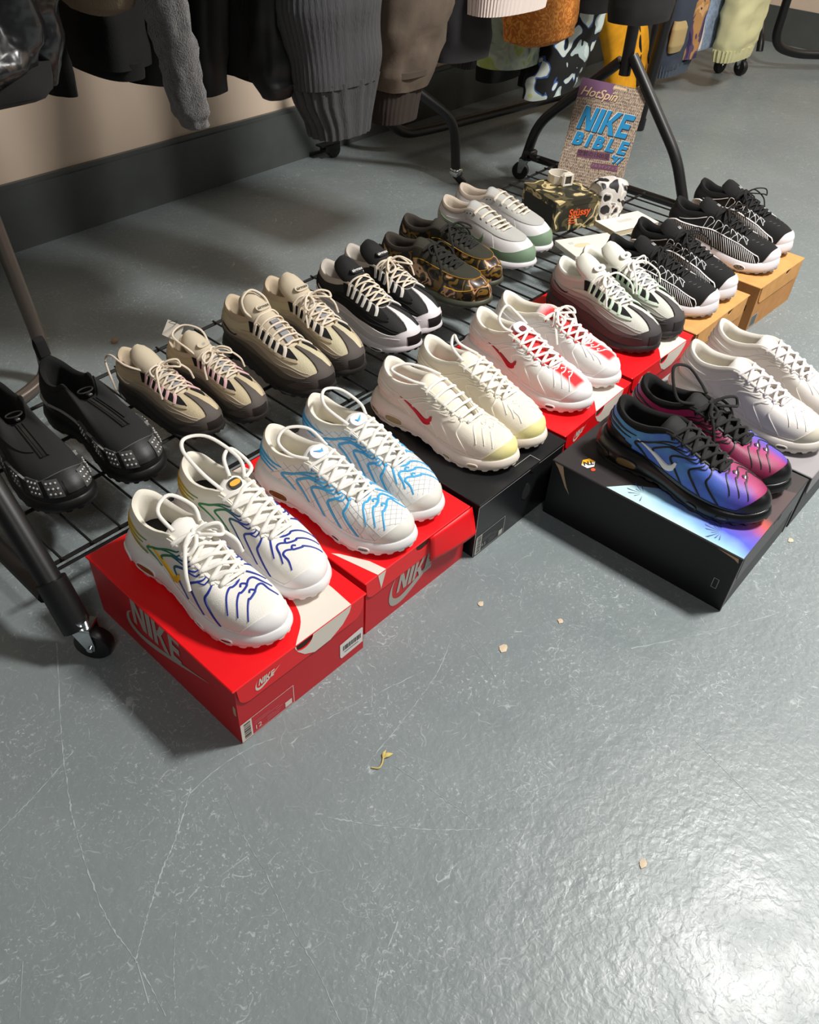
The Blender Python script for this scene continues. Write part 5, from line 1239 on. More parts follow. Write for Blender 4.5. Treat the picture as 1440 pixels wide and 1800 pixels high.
# L beige and grey
place(wave_shoe, [((.945, 1.002), (.948, 1.312)), ((1.052, 1.014), (1.064, 1.318))], ZS,
      ('beige and brown-grey layered sneaker with dark tongue lettering', 'beige and brown-grey layered sneaker with a tied bow beside the black and white one'), 'beige and brown-grey sneakers on the shelf',
      dict(bands=[G('umber_suede', (62, 58, 54)), G('taupe_suede', (98, 91, 82)), G('fawn_suede', (150, 138, 122)), G('sand_suede', (182, 168, 148))], guard=G('grey_brown_suede', (84, 76, 72)), mesh=meshy('cream_mesh', (208, 198, 166), .6, 700), strap=mat('cream_strap', (222, 212, 196), .6), lace=LACE_C,
           lining=mat('tan_lining', (196, 178, 152), .9, .3, 800), insole=INS_K, tongue=mat('beige_tongue', (204, 190, 166), .75, .2, 600), ladder=mat('grey_ladder', (148, 148, 148), .5), sole=mat('black_brown_sole', (38, 35, 33), .55), out=mat('black_brown_sole', (38, 35, 33), .55), eye=mat('sand_mesh', (194, 178, 150), .7),
           mark=(mat('beige_tongue', (204, 190, 166), .75), mat('badge_black', (30, 28, 26), .5))),
      (dict(seed=55, lace_style='bar', loops=[arc([(.118, .022, .112), (.10, .03, .124), (.09, .028, .146), (.085, .0, .156), (.10, -.02, .140), (.118, -.022, .115)])]), dict(seed=56, knotted=2)))
# M black and white
wsu = mat('white_suede', (224, 220, 222), .55, .08, 500)
place(wave_shoe, [((1.194, .994), (1.212, 1.300)), ((1.301, 1.010), (1.312, 1.327))], ZS,
      ('black sneaker with white layers and toe, white tongue lettering', 'black sneaker with white layers and a bow, beside the camouflage sneakers'), 'black and white sneakers on the shelf',
      dict(bands=[wsu, wsu, mat('black_suede', (14, 14, 15), .9, .2, 600), mat('black_suede', (14, 14, 15), .9, .2, 600)], guard=wsu, mesh=meshy('black_mesh', (34, 35, 36), .6, 700), strap=mat('white_strap', (216, 214, 208), .6), lace=LACE_C, lining=mat('grey_lining', (186, 178, 168), .9, .3, 800), insole=INS_K,
           tongue=mat('black_tongue', (15, 15, 16), .85), ladder=mat('black_ladder', (44, 44, 46), .5), sole=mat('white_sole', (222, 218, 222), .42), out=mat('black_outsole', (26, 26, 27), .5), eye=mat('black_suede', (14, 14, 15), .9, .2, 600), mark=(mat('black_tongue', (15, 15, 16), .85), mat('white_print', (226, 224, 220), .5))),
      (dict(seed=61, lace_style='x', loops=[arc([(.118, .022, .112), (.115, 0, .128), (.11, -.02, .126), (.118, -.022, .115)])]), dict(seed=62, knotted=2, lace_style='x')))
# N camouflage
camoN = mat_blotch('camo_satin', [(0, (30, 28, 20)), (.38, (112, 84, 30)), (.46, (26, 25, 20)), (.54, (78, 66, 36)), (.585, (206, 164, 122)), (.64, (74, 40, 28)), (.72, (30, 28, 20))], 30, .36, detail=.8, distort=.6, coat=.3)
oliv = mat('olive_suede', (44, 43, 32), .85, .2, 600); brn = mat('brown_black_suede', (50, 43, 36), .88, .2, 600)
place(classic_shoe, [((1.490, 1.022), (1.440, 1.320)), ((1.605, 1.066), (1.560, 1.370))], ZS,
      ('camouflage sneaker with dark olive laces, nearer of its pair', 'camouflage sneaker with a red tongue tab beside the green-toed one'), 'camouflage sneakers on the shelf',
      dict(toe=camoN, guard=camoN, eye=oliv, side=camoN, lace=mat('olive_black_lace', (24, 24, 20), .9, .4, 900), lining=brn, insole=INS_K, tongue=oliv, sole=mat('dark_olive_sole', (66, 68, 54), .5), foot=mat('tan_outsole', (112, 100, 84), .6), tick=camoN, heel=brn, window=mat('air_window_olive', (60, 58, 44), .2), cassette=oliv, pip=mat('gold_piping', (176, 132, 34), .4), style='both', lace_r=.003), (dict(seed=71, knotted=1), dict(seed=72, knotted=1)))
# O grey, white and green
gry = mat('light_grey_suede', (178, 178, 174), .85, .2, 600)
place(classic_shoe, [((1.735, 1.066), (1.733, 1.385)), ((1.872, 1.098), (1.832, 1.410))], ZS,
      ('grey and white sneaker with a sage green toe guard, nearer of its pair', 'grey and white sneaker with a sage green toe guard beside the camouflage carton'), 'grey and white sneakers with green toe guards',
      dict(toe=mat('white_mesh', (222, 220, 220), .6, .2, 900), guard=mat('sage_green', (122, 148, 122), .5), eye=gry, side=mat('white_mesh', (222, 220, 220), .6, .2, 900), lace=mat('ecru_lace', (220, 210, 194), .85, .4, 900), lining=mat('sand_lining', (190, 176, 160), .85, .3, 800), insole=mat('sand_insole', (160, 148, 134), .9), tongue=gry, sole=mat('white_sole', (222, 218, 222), .42), foot=mat('pale_outsole', (196, 194, 188), .5), tick=mat('sage_green', (122, 148, 122), .5), heel=gry, foxing=mat('sage_green', (122, 148, 122), .5), style='bar', lace_r=.0034, flat=.4), scale=1.02)

# ---------------------------------------------------------------- small things on the shelf end
def magazine():
    w, h, ext, t = .204, .276, .045, .013
    yaw, tilt, roll = -1.094, .45, -.079
    e = Vector((math.cos(yaw), math.sin(yaw), 0)); n = Vector((-math.sin(yaw), math.cos(yaw), 0)); u = n * math.sin(tilt) + Vector((0, 0, math.cos(tilt)))
    e2 = e * math.cos(roll) + u * math.sin(roll); uu = u * math.cos(roll) - e * math.sin(roll)
    nf = e2.cross(uu)                                       # faces the room
    o = Vector((2.290, 1.384, .14)) - uu * ext
    r = empty('magazine', tuple(o), label='softcover magazine with blue block lettering leaning on the rack end', category='magazine')
    M = Matrix((e2, uu, nf)).transposed().to_4x4(); H = h + ext
    def P(vf): return xf(vf, M)
    pg = mat('page_edges', (206, 200, 190), .85, .6, 900, stretch=(1, 1, 1))
    mk('pages', *P(box(.002, w - .003, .002, H - .002, -t + .0008, -.0008)), pg, r, False)
    cov = mat_blotch('photo_grid_cover', [(0, (66, 56, 50)), (.36, (112, 98, 86)), (.44, (178, 160, 142)), (.55, (150, 134, 120)), (.63, (196, 180, 160)), (.7, (92, 78, 70))], 1, .42, detail=0, distort=0)
    m, nn, l, b = _new('photo_grid_cover_b')
    tc = nn.new('ShaderNodeTexCoord'); mp = nn.new('ShaderNodeMapping')
    inv = M.to_3x3().inverted().to_euler(); mp.inputs['Rotation'].default_value = inv
    l.new(tc.outputs['Object'], mp.inputs[0])
    br = nn.new('ShaderNodeTexBrick'); br.inputs['Scale'].default_value = 1; br.inputs['Brick Width'].default_value = .0062; br.inputs['Row Height'].default_value = .0088; br.inputs['Mortar Size'].default_value = .0007; br.offset = .37; br.squash = .8; br.squash_frequency = 3
    br.inputs['Color1'].default_value = srgb((150, 132, 116)); br.inputs['Color2'].default_value = srgb((84, 72, 66)); br.inputs['Mortar'].default_value = srgb((196, 182, 164)); br.inputs['Bias'].default_value = -.35
    l.new(mp.outputs[0], br.inputs['Vector'])
    ns = nn.new('ShaderNodeTexNoise'); ns.inputs['Scale'].default_value = 170; ns.inputs['Detail'].default_value = 2; l.new(mp.outputs[0], ns.inputs['Vector'])
    rp = nn.new('ShaderNodeValToRGB'); rp.color_ramp.elements[0].color = (.55, .5, .46, 1); rp.color_ramp.elements[1].color = (1.25, 1.2, 1.15, 1); rp.color_ramp.elements[0].position = .35; rp.color_ramp.elements[1].position = .65
    l.new(ns.outputs['Fac'], rp.inputs[0]); mx = nn.new('ShaderNodeMixRGB'); mx.blend_type = 'MULTIPLY'; mx.inputs[0].default_value = 1; l.new(br.outputs['Color'], mx.inputs[1]); l.new(rp.outputs[0], mx.inputs[2]); l.new(mx.outputs[0], b.inputs['Base Color']); b.inputs['Roughness'].default_value = .42
    c = mk('cover', *P(merge(box(0, w, 0, H, -.0008, 0), box(0, w, 0, H, -t, -t + .0008), box(-.0006, .0008, 0, H, -t, 0))), m, r, False)
    fr = M
    purple = mat('mauve_print', (116, 78, 112), .45)
    flat(fr, fan([(0, H), (0, H - .056), (.045, H - .048), (.098, H - .052), (.112, H - .030), (.098, H - .012), (.104, H)]), purple, 'title_panel', c, .0003)
    def tx(s, x, y, size, m_, shear=0, bold=0, z=.0009, sp=1.0, name='cover_title', sx=1.0, rot=0, par=None):
        V, F = text_vf(s, size, shear, bold, spacing=sp); cs, sn = math.cos(rot), math.sin(rot)
        return flat(fr, ([(x + vx * sx * cs - vy * sn, y + vx * sx * sn + vy * cs, 0) for vx, vy, _ in V], F), m_, name, par or c, z)
    gold = mat('gold_outline_print', (222, 188, 150), .4); mauve2 = mat('mauve_dark_print', (104, 62, 84), .45)
    tx('HotSpin', .0632, H - .0375, .036, INK, .35, .0006, .0006, .95); tx('HotSpin', .062, H - .036, .036, gold, .35, .0004, .0011, .95)
    blue = mat('blue_print', (10, 132, 186), .4); sh = mat('shadow_print', (236, 226, 214), .5)
    V, F, L = block_word('NIKE', .068, .22, .50)
    x0 = .022; k = .168 / L
    for m_, dx, dy, z in ((sh, -.0016, .0014, .0008), (INK, .0022, -.0022, .0010), (blue, 0, 0, .0014)):
        flat(fr, ([(x0 + dx + vx * k, H - .142 + dy + vy, vz) for vx, vy, vz in V], F), m_, 'cover_lettering', c, z)
    for m_, dx, dy, z in ((sh, -.0014, .0012, .0008), (INK, .0018, -.0018, .0010), (blue, 0, 0, .0014)):
        tx('B I B L E', .104 + dx, H - .170 + dy, .050, m_, .2, .0024, z, .95, 'cover_lettering', 1.02)
        tx("'97", .168 + dx, H - .206 + dy, .030, m_, .2, .0012, z, .95, 'cover_lettering')
    flat(fr, fan([(.045, H - .198), (.146, H - .190), (.148, H - .212), (.047, H - .220)]), mauve2, 'title_panel', c, .0004)
    flat(fr, fan([(.098, H - .226), (.180, H - .220), (.181, H - .238), (.099, H - .244)]), mauve2, 'title_panel', c, .0004)
    lt = mat('plum_print', (58, 26, 46), .5)
    tx('空前の1500足', .097, H - .205, .0165, lt, 0, .0003, .0009, 1.0, rot=.06); tx('フルラインナップ', .139, H - .232, .0105, mat('pale_plum_print', (178, 130, 150), .5), .1, 0, .0009, 1.0, rot=.06)
    flat(fr, rect(.10, H - .012, .14, H - .006), gold, 'small_print', c, .0006)
magazine()
CAMO = mat_blotch('woodland_print', [(0, (44, 42, 30)), (.40, (40, 44, 34)), (.45, (92, 84, 58)), (.52, (66, 62, 46)), (.555, (214, 194, 142)), (.66, (124, 112, 80)), (.72, (46, 44, 32))], 24, .45, detail=.6, distort=.9)
def carton():
    w, d, h = .155, .165, .084; yaw = -.357
    r = empty('carton', (1.962, 1.168, SHZ + .0022), yaw, label='square camouflage carton with orange lettering on the wire shelf', category='box')
    mk('body', *box(0, w, 0, d, 0, h, .0012), CAMO, r, False)
    mk('lid', *merge(box(-.001, w + .001, -.001, d, h - .0002, h + .0016), box(-.001, w + .001, -.0014, -.0002, h - .012, h + .0016)), CAMO, r, False)
    f = frame((0, 0, 0), (1, 0, 0), (0, 0, 1)); og = mat('orange_print', (236, 92, 34), .5)
    V, F = text_vf('Stüssy', .030, 0, .0008)
    flat(f, ([(x + .085, y + .050, 0) for x, y, _ in V], F), og, 'printed_letters', r, .0012)
    ln = [rect(.050, .034, .088, .0372), rect(.050, .027, .070, .0302), rect(.050, .020, .078, .0232)]
    flat(f, merge(*ln), og, 'printed_line', r, .0012)
    flat(frame((0, d, 0), (0, -1, 0), (0, 0, 1)), rect(.01, .006, d - .01, h - .016), mat('dark_woodland_side', (40, 40, 32), .5), 'side_print', r, .0006)
    return yaw, h
cy_, ch_ = carton()
def watch():
    wh = mat('white_resin', (228, 220, 206), .38, .05, 300); zz = SHZ + .0022 + ch_ + .0016
    r = empty('watch', (2.108, 1.262, zz), -1.95, label='white digital watch lying on its side on the camouflage carton', category='watch')
    ring = [(.027 * math.cos(a) * 1.12, .027 * math.sin(a), .0125) for a in np.arange(28) * 2 * math.pi / 28]
    V, F = tube(np.array(ring), .0115, 12, closed=True, up=(0, 0, 1), flat=1.0)
    V = [((x - math.copysign(0, x)), y, z) for x, y, z in V]
    c = []
    for k in range(28):
        a = k * 2 * math.pi / 28; rr = .030; g = .0012 if k % 2 else 0
        ca_, sa_ = math.cos(a), math.sin(a)
        c.append([((rr + q + (g if q > 0 else 0)) * ca_ * 1.1, (rr + q + (g if q > 0 else 0)) * sa_, zq) for q, zq in ((-.0018, .001), (.0018, .001), (.0018, .024), (-.0018, .024))])
    mk('strap', *grid(np.array(c), cu=True, cv=True), wh, r, False)
    # case stands on the near side of the ring
    M = Matrix.Translation((.036, 0, .0175)) @ Matrix.Rotation(math.pi / 2, 4, 'Y') @ Matrix.Rotation(math.pi / 2, 4, 'Z')
    oct_ = [(-.020, -.011), (-.013, -.0195), (.013, -.0195), (.020, -.011), (.020, .011), (.013, .0195), (-.013, .0195), (-.020, .011)]
    mk('case', *xf(prism([(x * .95, y * .95) for x, y in oct_], -.006, .006), M), wh, r, False)
    mk('bezel', *xf(merge(*[box(a, b, c_, d_, .005, .0085, .0008) for a, b, c_, d_ in ((-.017, -.010, -.016, .016), (.010, .017, -.016, .016), (-.011, .011, .0105, .016), (-.011, .011, -.016, -.0105))]), M), wh, r, False)
    mk('screen', *xf(box(-.0100, .0100, -.0105, .0105, .0058, .0064), M), mat('grey_lcd', (70, 66, 58), .15), r, False)
    mk('screen_frame', *xf(merge(box(-.0100, -.0085, -.0105, .0105, .006, .0070), box(.0085, .0100, -.0105, .0105, .006, .0070)), M), INK, r, False)
    bt = [xf(xf(lathe([(.0001, 0), (.0018, 0), (.0018, .003), (.0001, .003)], 8, 'x'), Matrix.Translation((sx * .0188 - (.003 if sx < 0 else 0), sy * .009, .001))), M) for sx in (-1, 1) for sy in (-1, 1)]
    mk('buttons', *merge(*bt), CHROME, r, False)
watch()
def pouch():
    cow = mat_blotch('snow_camo', [(0, (30, 30, 32)), (.40, (206, 202, 196)), (.52, (232, 228, 222)), (.575, (150, 148, 146)), (.61, (26, 26, 28))], 24, .6, detail=.8, distort=.7)
    w, d, h = .094, .07, .112
    r = empty('pouch', (2.158, 1.128, SHZ + .0022), -.36, label='black and white camouflage pouch with a snap flap beside the carton', category='pouch')
    G = []
    for z, k, kd in ((0, .90, .9), (.004, .97, .97), (.03, 1, 1), (.07, 1.02, 1), (.098, .98, .92), (.109, .90, .78), (h, .7, .5)):
        ring = []
        for a in np.arange(32) * 2 * math.pi / 32:
            c, s = math.cos(a), math.sin(a)
            ring.append((w / 2 * k * math.copysign(abs(c) ** .35, c), d / 2 * kd * math.copysign(abs(s) ** .35, s), z))
        G.append(ring)
    V, F = grid(np.array(G).transpose(1, 0, 2), cu=True); n = len(G)
    F.append(tuple(i * n for i in range(32))[::-1]); F.append(tuple(i * n + n - 1 for i in range(32)))
    mk('body', V, F, cow, r)
    # flap folds from the back over the top and down the front
    prof = [(d * .42, .100), (d * .30, h + .004), (0, h + .007), (-d * .36, h + .004), (-d * .53, .098), (-d * .545, .07), (-d * .54, .044), (-d * .535, .034)]
    P = smooth_path([(0, y, z) for y, z in prof], 5); m = len(P)
    G = []
    for i, p in enumerate(P):
        t = i / (m - 1); ww = w * .51 * (1 if t < .8 else math.sqrt(max(.05, 1 - ((t - .8) / .215) ** 2)) * .35 + .65)
        G.append([(x * ww, p[1] + .010 * abs(x) ** 3 * (1 if t > .5 else -1 if t < .3 else 0), p[2] - .006 * abs(x) ** 3) for x in np.linspace(-1, 1, 11)])
    o = mk('flap', *grid(np.array(G)), cow, r); md = o.modifiers.new('thick', 'SOLIDIFY'); md.thickness = .003; md.offset = 0
    mk('snap', *xf(lathe([(.0045, 0), (.0045, .0016), (.003, .0022), (.0022, .0012), (.0001, .0012)], 14), Matrix.Translation((.0, -d * .55, .052)) @ Matrix.Rotation(math.pi / 2, 4, 'X')), mat('bronze_snap', (150, 120, 100), .35, metal=.8), r)
    edge = [(G[i][0]) for i in range(m // 2, m)] + [G[-1][j] for j in range(1, 10)] + [G[i][10] for i in range(m - 1, m // 2, -1)]
    mk('flap_binding', *tube(np.array(edge), .0013, 6), mat('white_print', (226, 224, 220), .5), r)
pouch()
def papers():
    wh = mat('white_card', (232, 226, 214), .6)
    r = empty('flat_box', (1.958, 1.035, SHZ + .0022), -.42, label='flat white box on the shelf between the green-toed sneakers and the mint ones', category='box')
    mk('body', *box(-.085, .085, -.052, .052, 0, .012), wh, r, False); mk('lid', *box(-.0862, .0862, -.0532, .0532, .006, .0146, .001), wh, r, False)
    bl = [xf(lathe([(.0001, 0), (.0016, 0), (.0016, .0003), (.0001, .0003)], 6), Matrix.Translation((-.060 + .005 * (k % 3), .018 + .006 * (k // 3), .0146))) for k in range(6)]
    mk('printed_dots', *merge(*bl), mat('grey_thread', (120, 120, 120), .6), r, False)
    mk('printed_oval', *xf(lathe([(.0001, 0), (.018, 0), (.018, .0004), (.0001, .0004)], 22), Matrix.Translation((-.030, .002, .0146)) @ Matrix.Diagonal((1.4, .7, 1, 1))), mat('beige_print', (222, 204, 170), .6), r, False)
    q = empty('booklet', (2.170, 1.052, SHZ + .0022), -.30, label='cream booklet lying on the shelf in front of the pouch', category='booklet')
    mk('pages', *box(-.084, .084, -.044, .044, .001, .0150), mat('page_cream', (226, 212, 178), .8, .5, 900), q, False)
    mk('cover', *merge(box(-.085, .085, -.045, .045, .0150, .0158), box(-.085, .085, -.045, .045, 0, .0008)), mat('ivory_cover', (234, 230, 220), .5), q, False)
    mk('printed_line', *merge(*[xf(rect(-.03, .004 * k, .03 - .008 * (k % 2), .004 * k + .0012), Matrix.Translation((0, 0, .0161))) for k in range(4)]), mat('grey_print', (172, 166, 158), .5), q, False)
papers()
def tag_card():
    r = empty('paper_tag', (.770, 1.268, .212), 0, rot=(.9, .2, -1.2), label='small white paper tag tucked in the far pink laced sneaker', category='tag')
    mk('card', *box(-.018, .018, -.016, .016, -.0004, .0004), mat('white_card', (232, 226, 214), .6), r, False)
    mk('string', *tube(smooth_path([(0, .013, 0), (.006, .020, .012), (-.004, .012, .022), (0, .013, .001)], 6), .0005, 5), INK, r)
tag_card()
# ---------------------------------------------------------------- bits on the floor
mk('floor_scuffs', *merge(*[floor_strip(p, w) for p, w in SCUFFS]), mat('scraped_paint', (158, 168, 170), .5), smooth=False, kind='stuff', label='thin pale scuff lines scraped into the open floor', category='scuffs')
leaf_m = mat('dried_yellow', (204, 184, 108), .8); chip_m = mat('paint_chip', (206, 188, 162), .8, vary=.1)
lf = empty('dried_stem', (.466, .407, 0), label='curled yellow dried stem on the open floor', category='plant scrap')
mk('stem', *tube(smooth_path([(-.016, .004, .0012), (-.010, -.004, .0016), (-.002, -.003, .002), (.006, .002, .0018)], 6), .0011, 6), leaf_m, lf)
mk('leaf', *merge(tube(smooth_path([(.006, .002, .0018), (.013, .001, .003), (.021, -.003, .0018)], 6), [.0012, .0015, .0018, .0022, .0028, .0032, .0034, .0034, .0030, .0026, .0018, .0010, .0003], 8, flat=.25), tube(smooth_path([(.006, .002, .0018), (.012, .006, .003), (.018, .008, .0018)], 6), [.0010, .0013, .0018, .002, .0022, .0022, .002, .0018, .0016, .0012, .0010, .0008, .0003], 8, flat=.25)), leaf_m, lf)
for (x, y, s, label) in ((.751, .406, .0075, 'beige paint chip on the floor below the black box'), (.800, .492, .006, 'pale paint chip close to the second red box'), (.596, .059, .0065, 'tan paint chip in the glossy floor reflection'), (.865, .372, .005, 'small tan paint chip left of the box standing alone'),
                         (1.343, .170, .006, 'reddish chip beside the corner of the patterned box')):
    rg = random.Random(int(x * 1000)); P = [(s * (.6 + .5 * rg.random()) * math.cos(a) * 1.3, s * (.6 + .5 * rg.random()) * math.sin(a)) for a in np.arange(7) * 2 * math.pi / 7]
    o = mk('paint_chip', *prism(P, 0, .0012), chip_m, None, False, label=label, category='chip'); o.location = (x, y, 0.0002)
cr_ = empty('crumb', (.835, 1.640, 0), label='tiny brown crumb on the floor behind the small beige sneakers', category='crumb')
mk('piece', *xf(lathe([(.0001, 0), (.006, .001), (.0075, .005), (.005, .010), (.0001, .0115)], 9), Matrix.Diagonal((1.2, .8, 1, 1))), mat('crumb_brown', (150, 120, 84), .9, .5, 300), cr_)

# ---------------------------------------------------------------- clothes on the rails
from mathutils import noise as mnoise
def loft(rings, n=40, rows=34, folds=(), seed=0, wrinkle=.0, wscale=14, sq=.75, bottom='hem', ribs=0, rib_d=.0, quilt=None):
    """rings: (cx, cy, z, hx, hy) bottom to top"""
    rings = np.array(rings, float); t = np.linspace(0, 1, len(rings)); T = np.linspace(0, 1, rows)
    R = np.stack([np.interp(T, t, rings[:, k]) for k in range(5)], 1); rg = random.Random(seed); ph = [rg.random() * 6.28 for _ in range(8)]
    G = []
    for j, (cx, cy, z, hx, hy) in enumerate(R):
        row = []
        for i in range(n):
            a = 2 * math.pi * i / n; c, s = math.cos(a), math.sin(a)
            x = math.copysign(abs(c) ** sq, c); y = math.copysign(abs(s) ** sq, s); k = 1.0
            for q, (fr_, am) in enumerate(folds): k += am * math.sin(fr_ * a + ph[q] + 1.5 * T[j]) * (1 - .45 * T[j])
            if ribs: k += rib_d * math.cos(ribs * a)
            if quilt: k += quilt[1] * abs(math.sin(math.pi * (z / quilt[0]))) ** .6 - quilt[1]
            p = Vector((cx + hx * x * k, cy + hy * y * k, z))
            if wrinkle:
                v = mnoise.noise(Vector((p.x * wscale + seed, p.y * wscale, p.z * wscale * 1.6))); v2 = mnoise.noise(Vector((p.x * wscale * 2.3, p.y * wscale * 2.3 + seed, p.z * wscale * 1.3)))
                w_ = (v + .5 * v2) * wrinkle; p.x += c * w_; p.y += s * w_; p.z += .5 * w_ * (j < 5)
            row.append(tuple(p))
        G.append(row)
    G = np.array(G)
    b = G[0]; ctr = b.mean(0)
    inn = [ctr + (b - ctr) * .90 + (0, 0, -.001), ctr + (b - ctr) * .84 + (0, 0, .004), ctr + (b - ctr) * .78 + (0, 0, .05)]
    G = np.concatenate([np.array(inn[::-1]), G], 0)
    V, F = grid(G.transpose(1, 0, 2), cu=True); m = len(G)
    F.append(tuple(i * m for i in range(n))[::-1]); F.append(tuple(i * m + m - 1 for i in range(n)))
    return V, F
CG = 'clothes hanging on the rails'
def cloth(name, cat_, label, parts, hang=None):
    """parts: (part name, rings, material, keywords); hang: (x, y, z rail)"""
    x0, y0 = parts[0][1][0][0], parts[0][1][0][1]
    r = empty(name, (x0, y0, 0), label=label, category=cat_, group=CG)
    for pn, rings, m, kw in parts:
        V, F = loft(rings, **kw); mk(pn, [(v[0] - x0, v[1] - y0, v[2]) for v in V], F, m, r)
    if hang:
        hx, hy, hz = hang; top = parts[0][1][-1]
        p = [(top[0] - x0, top[1] - y0, top[2] - .02), (hx - x0, hy - y0, hz - .03), (hx - x0, hy + .018 - y0, hz + .008), (hx - x0, hy - y0, hz + .022), (hx - x0, hy - .02 - y0, hz + .004)]
        mk('hanger_hook', *tube(smooth_path(p, 6), .0022, 6), CHROME, r)
    return r
def body(x, y0, y1, zb, hx, dz=0, top=1.46, xt=None, yt=1.335, xm=None, zm=.75, hxm=None):
    """coat body seen edge-on: x thickness, y0..y1 depth"""
    cy, hy = (y0 + y1) / 2, (y1 - y0) / 2
    return [(x, cy, zb, hx, hy), (xm if xm is not None else x, cy, zm, hxm or hx, hy), (xt if xt is not None else x, (cy + yt) / 2, 1.25, hx * .9, hy * .95), (xt if xt is not None else x, yt, 1.40, hx * .8, hy * .8), (xt if xt is not None else x, yt, top, hx * .35, hy * .25)]
PUF = mat('black_gloss_nylon', (22, 22, 23), .24, .35, 14, dist=.03, coat=.5); BLKW = mat('black_wool', (7, 7, 8), .92, .4, 260); BLKN = mat('black_nylon', (10, 10, 11), .5, .2, 60)
KNIT = mat('charcoal_rib_knit', (66, 66, 68), .95, .9, 260, 'noise', stretch=(1.6, 1.6, .25), dist=.002); FUZZ = mat('grey_fuzzy_knit', (70, 68, 68), 1.0, 1.0, 420, dist=.004, sheen=.4, vary=.25, vscale=90)
R1 = (None, 1.34, 1.55)
def hg(x): return (x, 1.338, 1.55)
cloth('puffer_jacket', 'jacket', 'glossy black quilted puffer jacket at the far left of the rail', [
    ('body', body(.500, 1.16, 1.48, .700, .135, xm=.515), PUF, dict(folds=((3, .05), (5, .03)), wrinkle=.024, wscale=15, quilt=(.115, .13), seed=1, n=72, rows=70)),
    ('hem_band', [(.500, 1.32, .684, .128, .155), (.500, 1.32, .722, .132, .158)], BLKW, dict(folds=((9, .02),), wrinkle=.006, seed=2)),
    ('sleeve', [(.612, 1.26, .690, .026, .05), (.620, 1.25, .80, .036, .06), (.60, 1.22, 1.1, .05, .07), (.53, 1.3, 1.4, .03, .05)], PUF, dict(wrinkle=.016, seed=3))], hg(.5))
cloth('brown_skirt', 'skirt', 'brown corduroy hem curving down beside the puffer jacket', [('body', [(.748, 1.31, .752, .022, .05), (.752, 1.31, .765, .034, .085), (.757, 1.32, .80, .042, .11), (.757, 1.33, 1.3, .04, .12), (.757, 1.338, 1.46, .012, .03)], mat('brown_cord', (122, 106, 86), .9, .8, 300, stretch=(2, 2, .1), dist=.002), dict(ribs=26, rib_d=.012, seed=4))], hg(.757))
cloth('black_coat', 'coat', 'black wool coat with a square lower edge left of the grey fuzzy sleeve', [('body', body(.850, 1.38, 1.58, .640, .055), BLKW, dict(folds=((4, .05),), wrinkle=.006, seed=5)), ('hem_band', [(.850, 1.48, .622, .040, .095), (.850, 1.48, .65, .042, .10)], BLKW, dict(seed=6))], hg(.84))
cloth('black_cardigan', 'cardigan', 'black cardigan edge just behind the puffer jacket', [('body', body(.722, 1.38, 1.56, .618, .022, xm=.722), BLKW, dict(folds=((5, .06),), wrinkle=.006, seed=7))], hg(.712))
cloth('fuzzy_jumper', 'jumper', 'grey fuzzy jumper with one long sleeve hanging lowest at the left', [
    ('body', body(.925, 1.40, 1.58, .600, .045), BLKW, dict(folds=((4, .05),), wrinkle=.006, seed=8)),
    ('sleeve', [(.833, 1.200, .594, .020, .018), (.826, 1.2, .62, .029, .024), (.815, 1.2, .70, .031, .028), (.802, 1.2, .78, .030, .03), (.815, 1.23, 1.1, .034, .04), (.88, 1.3, 1.4, .03, .04)], FUZZ, dict(wrinkle=.006, wscale=40, seed=9))], hg(.9))
cloth('black_jacket', 'jacket', 'black jacket with a straight cuff right of the grey fuzzy sleeve', [('body', body(1.022, 1.38, 1.56, .572, .046, xm=1.036), BLKN, dict(folds=((4, .06),), wrinkle=.008, seed=10))], hg(1.03))
cloth('padded_coat', 'coat', 'black padded coat with a wrinkled sleeve beside the dark ribbed jumper', [('body', body(1.115, 1.40, 1.56, .588, .040), BLKW, dict(folds=((4, .05),), seed=11)),
    ('sleeve', [(1.042, 1.245, .596, .026, .026), (1.040, 1.245, .64, .033, .034), (1.034, 1.25, .75, .034, .04), (1.05, 1.27, 1.1, .04, .05), (1.09, 1.32, 1.4, .03, .05)], BLKN, dict(wrinkle=.014, wscale=20, seed=12))], hg(1.1))
cloth('dark_jumper', 'jumper', 'dark ribbed jumper mostly hidden behind the charcoal knit sleeve', [('body', body(1.195, 1.37, 1.56, .560, .044), mat('near_black_knit', (26, 26, 27), .95, .7, 260, stretch=(1.6, 1.6, .25), dist=.002), dict(ribs=30, rib_d=.012, seed=13))], hg(1.19))
kn = [(1.153, 1.205, .612, .096, .050), (1.150, 1.205, .66, .102, .055), (1.140, 1.205, .745, .112, .060), (1.15, 1.22, 1.0, .11, .065), (1.22, 1.29, 1.30, .07, .07), (1.24, 1.335, 1.46, .02, .03)]
cloth('knit_jumper', 'jumper', 'charcoal knit jumper with a wide ribbed cuff hanging in the middle', [('sleeve', kn, KNIT, dict(ribs=46, rib_d=.010, n=184, wrinkle=.006, wscale=9, seed=14)),
    ('ribbed_cuff', [(1.166, 1.205, .520, .066, .040), (1.164, 1.205, .545, .071, .042), (1.156, 1.205, .585, .088, .046), (1.153, 1.205, .622, .098, .052)], KNIT, dict(ribs=22, rib_d=.035, n=132, seed=15))], hg(1.24))
BRN = mat('brown_canvas', (86, 74, 62), .85, .3, 240, vary=.06)
